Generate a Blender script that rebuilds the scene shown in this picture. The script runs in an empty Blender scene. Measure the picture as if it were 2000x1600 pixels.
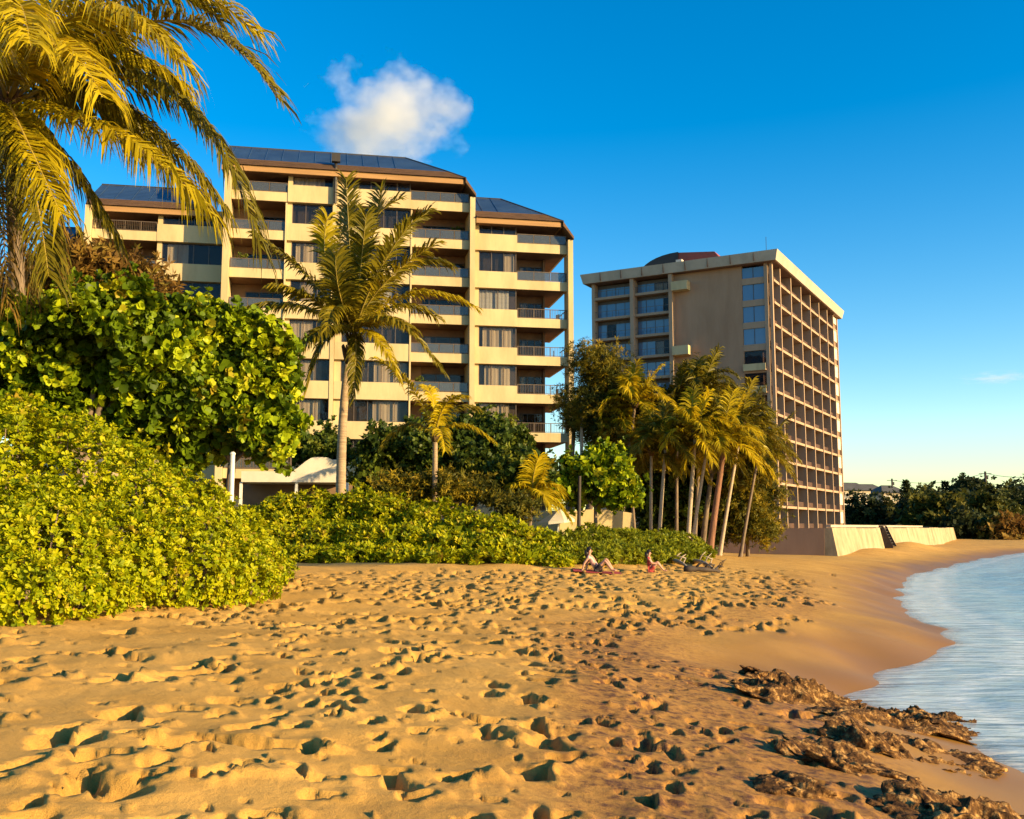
import bpy, math, random
import numpy as np
from mathutils import Vector, Matrix

R = math.radians
rng = np.random.default_rng(7)
random.seed(7)
C = bpy.context.scene.collection
scene = bpy.context.scene

# ------------------------------------------------------------------ camera
HC = 3.2
FPX, PITCH = 1970.0, math.atan(230 / 1970)
cam_d = bpy.data.cameras.new('camera')
cam_d.sensor_width = 36.0
cam_d.lens = 36.0 * FPX / 2000.0
cam_d.clip_start, cam_d.clip_end = 0.1, 9000
cam = bpy.data.objects.new('camera', cam_d)
C.objects.link(cam)
cam.location = (0, 0, HC)
cam.rotation_euler = (R(90) + PITCH, 0, 0)
scene.camera = cam

# ------------------------------------------------------------------ light
SUN_AZ = R(117)        # clockwise from +Y
SUN_EL = R(15.5)
world = bpy.data.worlds.new('World')
scene.world = world
world.use_nodes = True
wn, wl = world.node_tree.nodes, world.node_tree.links
for n in list(wn):
    wn.remove(n)
w_out = wn.new('ShaderNodeOutputWorld')
w_bg = wn.new('ShaderNodeBackground')
w_sky = wn.new('ShaderNodeTexSky')
w_sky.sky_type = 'NISHITA'
w_sky.sun_disc = False
w_sky.sun_elevation = SUN_EL
w_sky.sun_rotation = SUN_AZ
w_sky.altitude = 0
w_sky.air_density = 1.0
w_sky.dust_density = 0.3
w_sky.ozone_density = 1.6
w_hs = wn.new('ShaderNodeHueSaturation')
w_hs.inputs['Saturation'].default_value = 1.62
w_hs.inputs['Hue'].default_value = 0.502
w_hs.inputs['Value'].default_value = 1.0
wl.new(w_sky.outputs[0], w_hs.inputs['Color'])
wl.new(w_hs.outputs[0], w_bg.inputs['Color'])
w_bg.inputs['Strength'].default_value = 0.11
wl.new(w_bg.outputs[0], w_out.inputs['Surface'])

sun_d = bpy.data.lights.new('sun', 'SUN')
sun_d.energy = 5.0
sun_d.angle = R(0.6)
sun_d.color = (1.0, 0.72, 0.34)
sun = bpy.data.objects.new('sun', sun_d)
C.objects.link(sun)
sdir = Vector((math.sin(SUN_AZ) * math.cos(SUN_EL), math.cos(SUN_AZ) * math.cos(SUN_EL), math.sin(SUN_EL)))
sun.rotation_euler = sdir.to_track_quat('Z', 'Y').to_euler()
sun.location = sdir * 300

vs = scene.view_settings
vs.view_transform = 'Standard'
vs.look = 'None'
vs.gamma = 1.0
vs.use_curve_mapping = False
vs.exposure = 1.2
scene.cycles.volume_bounces = 6
scene.cycles.max_bounces = 12

# ------------------------------------------------------------------ pixel / ground tools
cp, sp = math.cos(PITCH), math.sin(PITCH)


def ray(u, v):
    x, y = (u - 1000) / FPX, (800 - v) / FPX
    return x, cp - y * sp, sp + y * cp


def at(u, v, Y):
    """the world point at distance Y ahead that photo pixel (u, v) looks at"""
    x, y, z = ray(u, v)
    return np.array([x / y * Y, Y, HC + z / y * Y])


def sstep(a, b, x):
    t = np.clip((x - a) / (b - a), 0, 1)
    return t * t * (3 - 2 * t)


def _hash(ix, iy, iz):
    h = np.zeros(1, np.int64) + (ix.astype(np.int64) * 374761393 + iy.astype(np.int64) * 668265263 + iz.astype(np.int64) * 2147483647) & 0xFFFFFFFF
    h = ((h ^ (h >> 13)) * 1274126177) & 0xFFFFFFFF
    h = ((h ^ (h >> 16)) * 2246822519) & 0xFFFFFFFF
    return ((h ^ (h >> 15)) & 0xFFFFFF) / float(0xFFFFFF)


def vnoise(x, y, z):
    x, y, z = np.broadcast_arrays(np.asarray(x, float), np.asarray(y, float), np.asarray(z, float))
    ix, iy, iz = np.floor(x), np.floor(y), np.floor(z)
    fx, fy, fz = x - ix, y - iy, z - iz
    ix, iy, iz = ix.astype(np.int64), iy.astype(np.int64), iz.astype(np.int64)
    u, v, w = [t * t * t * (t * (t * 6 - 15) + 10) for t in (fx, fy, fz)]
    r = 0
    for a in (0, 1):
        for b in (0, 1):
            for c in (0, 1):
                r = r + _hash(ix + a, iy + b, iz + c) * (u if a else 1 - u) * (v if b else 1 - v) * (w if c else 1 - w)
    return r * 2 - 1


def fbm(x, y, z=0.0, octv=4, gain=0.5):
    a, s, f = 1.0, 0, 1.0
    for i in range(octv):
        s = s + a * vnoise(np.asarray(x) * f + 17.3 * i, np.asarray(y) * f + 5.1 * i, np.asarray(z) * f + 3.7 * i)
        a *= gain
        f *= 2.03
    return s


SY = [-60, -10, 5, 9, 13.7, 16.5, 19.5, 22.5, 26, 31, 37, 46, 67, 95, 118, 132, 142, 150, 165]
SX = [-2, 1.5, 5.0, 6.2, 7.0, 6.7, 6.3, 8.3, 11.3, 13.2, 14.6, 17.6, 26, 43, 57, 69, 95, 190, 1400]
VY = [-40, 8, 14, 17, 21.5, 25, 31, 35, 38, 44, 50, 62, 80, 100, 140]
VX = [-14, -11, -10, -8.8, -6.6, -7, -7.6, -4.5, 1.5, 5.2, 8, 11.5, 14, 20, 40]


def shore_d(x, y):
    xs = np.interp(y, SY, SX)
    s = (np.interp(y + 2, SY, SX) - np.interp(y - 2, SY, SX)) / 4.0
    return (xs - x) / np.sqrt(1 + s * s)


# seawall frame
ebx, eby = 0.48515, 0.87443        # along the tower's sea face
W0 = np.array([27.4, 87.0])


def ground_z(x, y):
    x, y = np.asarray(x, float), np.asarray(y, float)
    d = shore_d(x, y)
    d = d + 0.35 * fbm(x * 0.35, y * 0.35, 2.0, 2)
    amp = 1.65 - 0.75 * sstep(55, 90, y)
    z = np.where(d > 0, amp * (1 - np.exp(-np.maximum(d, 0) / 5.0)), np.maximum(0.16 * d, -3.0))
    vd = np.interp(y, VY, VX) - x
    z = z + (2.15 * sstep(9, 34, vd) + 0.25 * sstep(-4, 3, vd)) * sstep(-2, 1, d)
    # lot behind the sea wall
    a = (x - W0[0]) * ebx + (y - W0[1]) * eby
    b = -(x - W0[0]) * eby + (y - W0[1]) * ebx
    lot = sstep(2.0, 4.5, a) * sstep(2.0, 4.5, b)
    z = z * (1 - lot) + 2.85 * lot
    far = sstep(150, 260, y)
    z = z + far * 2.0
    # banked sand along the wall foot
    z = z + 0.8 * np.exp(-((a - 34) / 9) ** 2) * np.exp(-((b + 1.5) / 2.5) ** 2) + 0.5 * np.exp(-((a - 12) / 6) ** 2) * np.exp(-((b + 1.5) / 2.5) ** 2)
    return z


def gz(x, y):
    return float(ground_z(np.array([x]), np.array([y]))[0])


def gpt(u, v, z=None):
    """where the photo pixel meets the sand"""
    dx, dy, dz = ray(u, v)
    t = np.geomspace(4, 400, 4000)
    g = ground_z(dx * t, dy * t) if z is None else np.full_like(t, z)
    i = int(np.argmax(HC + dz * t < g))
    return np.array([dx * t[i], dy * t[i], g[i]])


# ------------------------------------------------------------------ mesh tools
def npmesh(name, V, F, smooth=False, attr=None):
    V = np.asarray(V, np.float32).reshape(-1, 3)
    F = np.asarray(F, np.int32)
    k = F.shape[1]
    me = bpy.data.meshes.new(name)
    me.vertices.add(len(V))
    me.vertices.foreach_set('co', V.ravel())
    me.loops.add(F.size)
    me.loops.foreach_set('vertex_index', F.ravel())
    me.polygons.add(len(F))
    me.polygons.foreach_set('loop_start', np.arange(0, F.size, k, dtype=np.int32))
    me.polygons.foreach_set('loop_total', np.full(len(F), k, np.int32))
    if smooth:
        me.polygons.foreach_set('use_smooth', np.ones(len(F), bool))
    if attr:
        for an, av in attr.items():
            a = me.attributes.new(an, 'FLOAT', 'POINT')
            a.data.foreach_set('value', np.asarray(av, np.float32).ravel())
    me.update(calc_edges=True)
    return me


def link(name, me, m=None, parent=None, kind=None):
    o = bpy.data.objects.new(name, me)
    C.objects.link(o)
    if m is not None and me is not None and len(me.materials) == 0:
        me.materials.append(m)
    if parent is not None:
        o.parent = parent
    if kind:
        o['kind'] = kind
    return o


def tag(o, label, cat, group=None):
    o['label'] = label
    o['category'] = cat
    if group:
        o['group'] = group
    return o


def thing(name, label, cat, loc=(0, 0, 0), rz=0.0, group=None):
    o = bpy.data.objects.new(name, None)
    C.objects.link(o)
    o.location = loc
    o.rotation_euler = (0, 0, rz)
    o.empty_display_size = 0.2
    return tag(o, label, cat, group)


class MB:
    """collects boxes, tubes and sheets into one mesh"""

    def __init__(s):
        s.v, s.f = [], []

    def box(s, x0, x1, y0, y1, z0, z1):
        b = len(s.v)
        s.v += [(x0, y0, z0), (x1, y0, z0), (x1, y1, z0), (x0, y1, z0), (x0, y0, z1), (x1, y0, z1), (x1, y1, z1), (x0, y1, z1)]
        s.f += [tuple(b + i for i in q) for q in ((0, 3, 2, 1), (4, 5, 6, 7), (0, 1, 5, 4), (1, 2, 6, 5), (2, 3, 7, 6), (3, 0, 4, 7))]
        return s

    def poly(s, pts, faces):
        b = len(s.v)
        s.v += [tuple(p) for p in pts]
        s.f += [tuple(b + i for i in f) for f in faces]
        return s

    def tube(s, pts, rad, n=8, cap=True):
        pts = [Vector(p) for p in pts]
        if not hasattr(rad, '__len__'):
            rad = [rad] * len(pts)
        b = len(s.v)
        for i, p in enumerate(pts):
            t = (pts[min(i + 1, len(pts) - 1)] - pts[max(i - 1, 0)]).normalized()
            ref = Vector((1, 0, 0)) if abs(t.x) < 0.9 else Vector((0, 1, 0))
            a = t.cross(ref).normalized()
            c = t.cross(a)
            for k in range(n):
                th = 2 * math.pi * k / n
                s.v.append(tuple(p + (a * math.cos(th) + c * math.sin(th)) * rad[i]))
        for i in range(len(pts) - 1):
            for k in range(n):
                k2 = (k + 1) % n
                s.f.append((b + i * n + k, b + i * n + k2, b + (i + 1) * n + k2, b + (i + 1) * n + k))
        if cap:
            s.f.append(tuple(b + k for k in range(n))[::-1])
            s.f.append(tuple(b + (len(pts) - 1) * n + k for k in range(n)))
        return s

    def mesh(s, name, smooth=False):
        me = bpy.data.meshes.new(name)
        me.from_pydata(s.v, [], s.f)
        if smooth:
            me.polygons.foreach_set('use_smooth', [True] * len(me.polygons))
        me.update()
        return me

    def build(s, name, m, parent=None, smooth=False):
        return link(name, s.mesh(name, smooth), m, parent)


_boxes = {}


def box(name, m, parent, x0, x1, y0, y1, z0, z1):
    """a box part; alike boxes share their mesh"""
    key = (name, m.name, round(x1 - x0, 3), round(y1 - y0, 3), round(z1 - z0, 3))
    if key not in _boxes:
        w, d, h = x1 - x0, y1 - y0, z1 - z0
        me = MB().box(0, w, 0, d, 0, h).mesh(name)
        me.materials.append(m)
        _boxes[key] = me
    o = link(name, _boxes[key], None, parent)
    o.location = (x0, y0, z0)
    return o


# ------------------------------------------------------------------ materials
def nodes_of(name):
    m = bpy.data.materials.new(name)
    m.use_nodes = True
    nt = m.node_tree
    for n in list(nt.nodes):
        nt.nodes.remove(n)
    out = nt.nodes.new('ShaderNodeOutputMaterial')
    return m, nt.nodes, nt.links, out


def ramp(N, pts):
    r = N.new('ShaderNodeValToRGB')
    el = r.color_ramp.elements
    while len(el) < len(pts):
        el.new(0.5)
    for e, (p, c) in zip(el, pts):
        e.position = p
        e.color = (*c, 1)
    return r


def surf(name, c1, c2=None, rough=0.7, scale=1.0, stretch=(1, 1, 1), bump=0.0, bscale=20.0, metal=0.0, spec=0.4, detail=6.0, lo=0.35, hi=0.65):
    m, N, L, out = nodes_of(name)
    b = N.new('ShaderNodeBsdfPrincipled')
    b.inputs['Roughness'].default_value = rough
    b.inputs['Metallic'].default_value = metal
    b.inputs['Specular IOR Level'].default_value = spec
    L.new(b.outputs[0], out.inputs['Surface'])
    geo = N.new('ShaderNodeNewGeometry')
    mp = N.new('ShaderNodeMapping')
    mp.inputs['Scale'].default_value = stretch
    L.new(geo.outputs['Position'], mp.inputs['Vector'])
    if c2 is None:
        c2 = tuple(v * 0.8 for v in c1)
    nz = N.new('ShaderNodeTexNoise')
    nz.inputs['Scale'].default_value = scale
    nz.inputs['Detail'].default_value = detail
    nz.inputs['Roughness'].default_value = 0.65
    L.new(mp.outputs[0], nz.inputs['Vector'])
    rp = ramp(N, [(lo, c2), (hi, c1)])
    L.new(nz.outputs['Fac'], rp.inputs['Fac'])
    L.new(rp.outputs['Color'], b.inputs['Base Color'])
    if bump:
        n2 = N.new('ShaderNodeTexNoise')
        n2.inputs['Scale'].default_value = bscale
        n2.inputs['Detail'].default_value = 5
        L.new(mp.outputs[0], n2.inputs['Vector'])
        bp = N.new('ShaderNodeBump')
        bp.inputs['Strength'].default_value = bump
        bp.inputs['Distance'].default_value = 0.05
        L.new(n2.outputs['Fac'], bp.inputs['Height'])
        L.new(bp.outputs[0], b.inputs['Normal'])
    return m


def leaf_mat(name, cols, trans=0.3, rough=0.45, tcol=None):
    """leaf colour varies by leaf through the 'rnd' attribute"""
    m, N, L, out = nodes_of(name)
    at_ = N.new('ShaderNodeAttribute')
    at_.attribute_name = 'rnd'
    k = len(cols)
    rp = ramp(N, [(i / max(1, k - 1), c) for i, c in enumerate(cols)])
    L.new(at_.outputs['Fac'], rp.inputs['Fac'])
    b = N.new('ShaderNodeBsdfPrincipled')
    b.inputs['Roughness'].default_value = rough
    b.inputs['Specular IOR Level'].default_value = 0.12
    L.new(rp.outputs['Color'], b.inputs['Base Color'])
    t = N.new('ShaderNodeBsdfTranslucent')
    hs = N.new('ShaderNodeHueSaturation')
    hs.inputs['Hue'].default_value = 0.485
    hs.inputs['Value'].default_value = 1.25
    L.new(rp.outputs['Color'], hs.inputs['Color'])
    L.new(hs.outputs[0], t.inputs['Color'])
    mx = N.new('ShaderNodeMixShader')
    mx.inputs['Fac'].default_value = trans
    L.new(b.outputs[0], mx.inputs[1])
    L.new(t.outputs[0], mx.inputs[2])
    L.new(mx.outputs[0], out.inputs['Surface'])
    return m


def glass_mat(name, tint, clear=0.5, rough=0.04, body=(0.05, 0.06, 0.07)):
    m, N, L, out = nodes_of(name)
    tr = N.new('ShaderNodeBsdfTransparent')
    tr.inputs['Color'].default_value = (*tint, 1)
    b = N.new('ShaderNodeBsdfPrincipled')
    b.inputs['Base Color'].default_value = (*body, 1)
    b.inputs['Roughness'].default_value = rough
    b.inputs['Specular IOR Level'].default_value = 0.9
    geo = N.new('ShaderNodeNewGeometry')
    nz = N.new('ShaderNodeTexNoise')
    nz.inputs['Scale'].default_value = 0.5
    L.new(geo.outputs['Position'], nz.inputs['Vector'])
    bp = N.new('ShaderNodeBump')
    bp.inputs['Strength'].default_value = 0.15
    bp.inputs['Distance'].default_value = 0.2
    L.new(nz.outputs['Fac'], bp.inputs['Height'])
    L.new(bp.outputs[0], b.inputs['Normal'])
    mx = N.new('ShaderNodeMixShader')
    mx.inputs['Fac'].default_value = 1 - clear
    L.new(tr.outputs[0], mx.inputs[1])
    L.new(b.outputs[0], mx.inputs[2])
    L.new(mx.outputs[0], out.inputs['Surface'])
    return m


M = {}
M['cream'] = surf('cream_render', (0.54, 0.42, 0.22), (0.40, 0.30, 0.15), 0.8, 0.55, (1, 1, 0.3), 0.15, 6, lo=0.3, hi=0.6)
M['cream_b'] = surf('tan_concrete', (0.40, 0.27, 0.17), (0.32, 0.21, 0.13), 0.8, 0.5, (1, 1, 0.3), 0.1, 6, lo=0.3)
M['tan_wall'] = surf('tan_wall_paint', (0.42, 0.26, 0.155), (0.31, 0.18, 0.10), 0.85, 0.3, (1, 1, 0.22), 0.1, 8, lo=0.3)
M['parapet'] = surf('pale_concrete', (0.46, 0.38, 0.28), (0.37, 0.30, 0.22), 0.8, 0.5, (1, 1, 1), 0.1, 5)
M['soffit'] = surf('shade_brown_soffit', (0.22, 0.12, 0.07), (0.15, 0.08, 0.045), 0.75, 1.2, (1, 1, 1))  # brown of the shade under the slabs is put into this colour
M['room'] = surf('dim_room', (0.060, 0.040, 0.030), (0.030, 0.022, 0.018), 0.9, 0.7)  # near-black panel colour stands in for the unlit depth of rooms
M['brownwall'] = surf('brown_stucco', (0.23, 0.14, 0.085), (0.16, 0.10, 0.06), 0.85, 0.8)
M['frame'] = surf('bronze_frame', (0.10, 0.075, 0.055), (0.07, 0.05, 0.04), 0.45, 3)
M['whiteframe'] = surf('white_frame', (0.72, 0.70, 0.64), (0.62, 0.6, 0.55), 0.5, 3)
M['curtain'] = surf('beige_curtain', (0.66, 0.52, 0.34), (0.55, 0.42, 0.27), 0.9, 2.0, (1, 1, 0.1))
M['curtain2'] = surf('grey_blind', (0.58, 0.54, 0.46), (0.50, 0.46, 0.39), 0.8, 2.0, (0.1, 0.1, 3))
M['pane'] = glass_mat('window_glass', (0.92, 0.92, 0.92), 0.80, 0.03, (0.02, 0.025, 0.035))
M['bluepane'] = glass_mat('sky_glass', (0.5, 0.6, 0.75), 0.12, 0.02, (0.10, 0.19, 0.32))
M['railglass'] = glass_mat('rail_glass', (0.62, 0.62, 0.62), 0.5, 0.06, (0.10, 0.11, 0.12))
M['bronze'] = surf('brown_metal', (0.13, 0.09, 0.06), (0.09, 0.065, 0.045), 0.5, 4)
M['roof_blue'] = surf('slate_blue_roof', (0.035, 0.065, 0.125), (0.022, 0.042, 0.09), 0.38, 0.5, (1, 1, 1), 0.1, 3, spec=0.5)
M['roof_brown'] = surf('cedar_shingle', (0.17, 0.09, 0.042), (0.085, 0.045, 0.022), 0.85, 3.0, (0.4, 0.4, 4), 0.3, 10)
M['fascia'] = surf('timber_fascia', (0.38, 0.21, 0.08), (0.28, 0.15, 0.055), 0.7, 1.0, (0.3, 0.3, 4))
M['redroof'] = surf('red_panel', (0.28, 0.06, 0.035), (0.21, 0.05, 0.03), 0.6, 0.4)
M['darkroof'] = surf('dark_panel', (0.025, 0.022, 0.022), (0.04, 0.035, 0.03), 0.6, 0.6)
M['louvre'] = surf('brown_louvre', (0.085, 0.042, 0.026), (0.055, 0.028, 0.018), 0.8, 0.6, (1, 1, 3))
M['seawall'] = surf('sea_wall_concrete', (0.44, 0.34, 0.20), (0.26, 0.19, 0.10), 0.85, 0.7, (1, 1, 0.6), 0.2, 4)
M['bark'] = surf('grey_bark', (0.22, 0.16, 0.11), (0.12, 0.085, 0.06), 0.9, 4, (1, 1, 0.4), 0.5, 12)
M['palebark'] = surf('pale_palm_bark', (0.46, 0.36, 0.25), (0.33, 0.25, 0.17), 0.9, 5, (0.6, 0.6, 5), 0.5, 14)
M['palmbark'] = surf('ringed_palm_bark', (0.40, 0.29, 0.18), (0.24, 0.165, 0.10), 0.9, 3, (0.4, 0.4, 7), 0.6, 9)
M['redbark'] = surf('russet_bark', (0.26, 0.12, 0.07), (0.14, 0.07, 0.04), 0.9, 4, (2, 2, 0.3), 0.5, 12)
M['fibre'] = surf('palm_fibre', (0.16, 0.09, 0.045), (0.08, 0.045, 0.025), 0.95, 8, (1, 1, 3), 0.6, 20)
M['wood'] = surf('driftwood', (0.42, 0.34, 0.24), (0.25, 0.19, 0.13), 0.85, 9, (1, 1, 1), 0.3, 20)
M['darkwood'] = surf('dark_timber', (0.06, 0.042, 0.032), (0.035, 0.026, 0.022), 0.8, 4, (1, 1, 1), 0.2, 8)
M['rock'] = None
M['white'] = surf('white_canvas', (0.62, 0.56, 0.46), (0.54, 0.48, 0.38), 0.8, 1.5)
M['naupaka'] = leaf_mat('naupaka_leaf', [(0.09, 0.13, 0.002), (0.23, 0.27, 0.003), (0.34, 0.355, 0.004), (0.44, 0.42, 0.005), (0.28, 0.18, 0.03)], 0.3)
M['hedge'] = leaf_mat('hedge_leaf', [(0.06, 0.09, 0.003), (0.20, 0.235, 0.004), (0.32, 0.33, 0.005), (0.42, 0.38, 0.006), (0.26, 0.15, 0.03)], 0.28)
M['cover'] = leaf_mat('ground_cover_leaf', [(0.09, 0.12, 0.008), (0.20, 0.22, 0.010), (0.30, 0.29, 0.012)], 0.3)
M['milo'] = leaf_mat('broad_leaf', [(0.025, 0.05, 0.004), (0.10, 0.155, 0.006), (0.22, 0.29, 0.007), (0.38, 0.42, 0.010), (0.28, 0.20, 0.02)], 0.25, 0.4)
M['shrub'] = leaf_mat('shrub_leaf', [(0.025, 0.045, 0.010), (0.055, 0.085, 0.012), (0.11, 0.14, 0.015), (0.17, 0.17, 0.02)], 0.25, 0.4)
M['drybush'] = leaf_mat('dry_leaf', [(0.10, 0.055, 0.015), (0.18, 0.10, 0.02), (0.24, 0.15, 0.025), (0.16, 0.13, 0.02)], 0.3, 0.6)
M['feather'] = leaf_mat('feathery_leaf', [(0.035, 0.045, 0.010), (0.11, 0.10, 0.010), (0.24, 0.18, 0.012), (0.36, 0.25, 0.015)], 0.3, 0.5)
M['fartree'] = leaf_mat('far_leaf', [(0.018, 0.026, 0.010), (0.035, 0.045, 0.012), (0.065, 0.065, 0.014)], 0.2, 0.6)
M['farolive'] = leaf_mat('far_olive_leaf', [(0.04, 0.05, 0.010), (0.085, 0.085, 0.012), (0.13, 0.11, 0.014)], 0.2, 0.6)
M['palm'] = leaf_mat('sunlit_palm_leaf', [(0.22, 0.18, 0.008), (0.40, 0.31, 0.008), (0.55, 0.40, 0.010)], 0.35, 0.38)  # yellow of sunlit fronds is put into the leaf colour
M['palmdark'] = leaf_mat('shaded_palm_leaf', [(0.07, 0.065, 0.008), (0.15, 0.125, 0.008), (0.28, 0.205, 0.010)], 0.28, 0.38)  # darker copy for fronds out of the sun, shade put into the colour
M['rachis'] = surf('frond_stalk', (0.34, 0.26, 0.04), (0.26, 0.18, 0.04), 0.5, 6)
M['skin'] = surf('skin', (0.50, 0.27, 0.18), (0.45, 0.23, 0.15), 0.55, 8)
M['hair'] = surf('dark_hair', (0.025, 0.015, 0.01), (0.015, 0.01, 0.008), 0.5, 20)
M['redcloth'] = surf('red_cloth', (0.34, 0.04, 0.035), (0.25, 0.03, 0.03), 0.85, 10)
M['pinkcloth'] = surf('pink_cloth', (0.66, 0.42, 0.38), (0.58, 0.34, 0.30), 0.85, 10)
M['blackcloth'] = surf('black_cloth', (0.02, 0.018, 0.02), (0.03, 0.026, 0.028), 0.85, 10)
M['housewall'] = surf('house_wall', (0.44, 0.36, 0.25), (0.36, 0.29, 0.2), 0.85, 0.3)
M['houseroof'] = surf('grey_roof', (0.10, 0.10, 0.10), (0.07, 0.07, 0.072), 0.95, 0.4, spec=0.05)
M['wire'] = surf('black_wire', (0.02, 0.02, 0.02), (0.03, 0.03, 0.03), 0.6, 2)


def sand_material():
    m, N, L, out = nodes_of('beach_sand')
    b = N.new('ShaderNodeBsdfPrincipled')
    L.new(b.outputs[0], out.inputs['Surface'])
    geo = N.new('ShaderNodeNewGeometry')
    wet = N.new('ShaderNodeAttribute'); wet.attribute_name = 'wet'
    soil = N.new('ShaderNodeAttribute'); soil.attribute_name = 'soil'
    deb = N.new('ShaderNodeAttribute'); deb.attribute_name = 'debris'
    n1 = N.new('ShaderNodeTexNoise'); n1.inputs['Scale'].default_value = 0.8; n1.inputs['Detail'].default_value = 8
    n2 = N.new('ShaderNodeTexNoise'); n2.inputs['Scale'].default_value = 140; n2.inputs['Detail'].default_value = 3
    n3 = N.new('ShaderNodeTexNoise'); n3.inputs['Scale'].default_value = 7; n3.inputs['Detail'].default_value = 8; n3.inputs['Roughness'].default_value = 0.7
    for n in (n1, n2, n3):
        L.new(geo.outputs['Position'], n.inputs['Vector'])
    dry = ramp(N, [(0.3, (0.47, 0.255, 0.048)), (0.7, (0.61, 0.345, 0.078))])
    L.new(n1.outputs['Fac'], dry.inputs['Fac'])
    grain = ramp(N, [(0.25, (0.62, 0.58, 0.52)), (0.5, (0.95, 0.95, 0.95)), (0.8, (1.15, 1.15, 1.12))])
    L.new(n2.outputs['Fac'], grain.inputs['Fac'])
    mg = N.new('ShaderNodeMix'); mg.data_type = 'RGBA'; mg.blend_type = 'MULTIPLY'; mg.inputs[0].default_value = 0.8
    L.new(dry.outputs['Color'], mg.inputs[6]); L.new(grain.outputs['Color'], mg.inputs[7])
    # wet sand
    mw = N.new('ShaderNodeMix'); mw.data_type = 'RGBA'
    L.new(wet.outputs['Fac'], mw.inputs[0]); L.new(mg.outputs[2], mw.inputs[6]); mw.inputs[7].default_value = (0.21, 0.10, 0.014, 1)
    # seaweed crumbs and dark grit
    dth = N.new('ShaderNodeMath'); dth.operation = 'MULTIPLY_ADD'
    L.new(n3.outputs['Fac'], dth.inputs[0]); dth.inputs[1].default_value = 6.0; dth.inputs[2].default_value = -2.72
    dm = N.new('ShaderNodeMath'); dm.operation = 'MULTIPLY'; dm.use_clamp = True
    cl = N.new('ShaderNodeClamp'); L.new(dth.outputs[0], cl.inputs[0])
    L.new(cl.outputs[0], dm.inputs[0]); L.new(deb.outputs['Fac'], dm.inputs[1])
    md = N.new('ShaderNodeMix'); md.data_type = 'RGBA'
    L.new(dm.outputs[0], md.inputs[0]); L.new(mw.outputs[2], md.inputs[6]); md.inputs[7].default_value = (0.10, 0.042, 0.022, 1)
    mk_ = N.new('ShaderNodeMath'); mk_.operation = 'MULTIPLY'; mk_.inputs[1].default_value = 0.6
    L.new(deb.outputs['Fac'], mk_.inputs[0])
    mred = N.new('ShaderNodeMix'); mred.data_type = 'RGBA'
    L.new(mk_.outputs[0], mred.inputs[0]); L.new(mw.outputs[2], mred.inputs[6]); mred.inputs[7].default_value = (0.30, 0.125, 0.025, 1)
    L.new(mred.outputs[2], md.inputs[6])
    # soil and lawn inland
    sc = ramp(N, [(0.35, (0.10, 0.07, 0.035)), (0.6, (0.13, 0.12, 0.035))])
    L.new(n3.outputs['Fac'], sc.inputs['Fac'])
    ms = N.new('ShaderNodeMix'); ms.data_type = 'RGBA'
    L.new(soil.outputs['Fac'], ms.inputs[0]); L.new(md.outputs[2], ms.inputs[6]); L.new(sc.outputs['Color'], ms.inputs[7])
    L.new(ms.outputs[2], b.inputs['Base Color'])
    mr = N.new('ShaderNodeMapRange')
    mr.inputs['To Min'].default_value = 0.92; mr.inputs['To Max'].default_value = 0.5
    L.new(wet.outputs['Fac'], mr.inputs['Value']); L.new(mr.outputs[0], b.inputs['Roughness'])
    b.inputs['Specular IOR Level'].default_value = 0.3
    hsum = N.new('ShaderNodeMath'); hsum.operation = 'MULTIPLY_ADD'
    L.new(n3.outputs['Fac'], hsum.inputs[0]); hsum.inputs[1].default_value = 4.0
    L.new(n2.outputs['Fac'], hsum.inputs[2])
    inv = N.new('ShaderNodeMapRange'); inv.inputs['To Min'].default_value = 0.7; inv.inputs['To Max'].default_value = 0.06
    L.new(wet.outputs['Fac'], inv.inputs['Value'])
    bp = N.new('ShaderNodeBump'); bp.inputs['Distance'].default_value = 0.012
    L.new(inv.outputs[0], bp.inputs['Strength']); L.new(hsum.outputs[0], bp.inputs['Height'])
    L.new(bp.outputs[0], b.inputs['Normal'])
    return m


M['sand'] = sand_material()

# ------------------------------------------------------------------ ground: one sheet, fine where the beach is near
th_f = np.linspace(R(-33), R(33), 510)
th_c = np.concatenate([np.linspace(R(-180), R(-34.5), 44), th_f, np.linspace(R(34.5), R(180), 44)])
rr = np.concatenate([[0.02, 1.0, 2.0, 2.7], np.geomspace(3.2, 52, 410), np.geomspace(52.6, 220, 110), np.geomspace(228, 5000, 45)])
TH, RR = np.meshgrid(th_c, rr)
GX, GY = RR * np.sin(TH), RR * np.cos(TH)
GZ = ground_z(GX, GY)
GD = shore_d(GX, GY)
vline = np.interp(GY, VY, VX) - GX
near = sstep(60, 35, RR)
dryness = sstep(1.6, 4.2, GD + 0.5 * fbm(GX * 0.5, GY * 0.5, 1.0, 3))
roughp = sstep(3.0, 5.0, GD + 0.7 * fbm(GX * 0.6, GY * 0.6, 9.0, 3))
GZ += near * roughp * (0.045 * fbm(GX * 0.7, GY * 0.7, 4.0, 2) + 0.010 * fbm(GX * 3.0, GY * 3.0, 6.0, 3))
GZ += near * dryness * (1 - roughp) * 0.012 * fbm(GX * 1.5, GY * 1.5, 6.0, 2)
# crumbly grit below the trodden sand, in front of the rocks
gritz = sstep(-0.2, 1.4, GX - 0.02 * GY) * sstep(24, 14, GY) * sstep(1.8, 3.2, GD) * sstep(9.5, 6.5, GD)
lump = fbm(GX * 5.0, GY * 5.0, 3.0, 4, 0.6)
GZ += gritz * 0.018 * np.maximum(lump - 0.1, 0)


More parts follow.
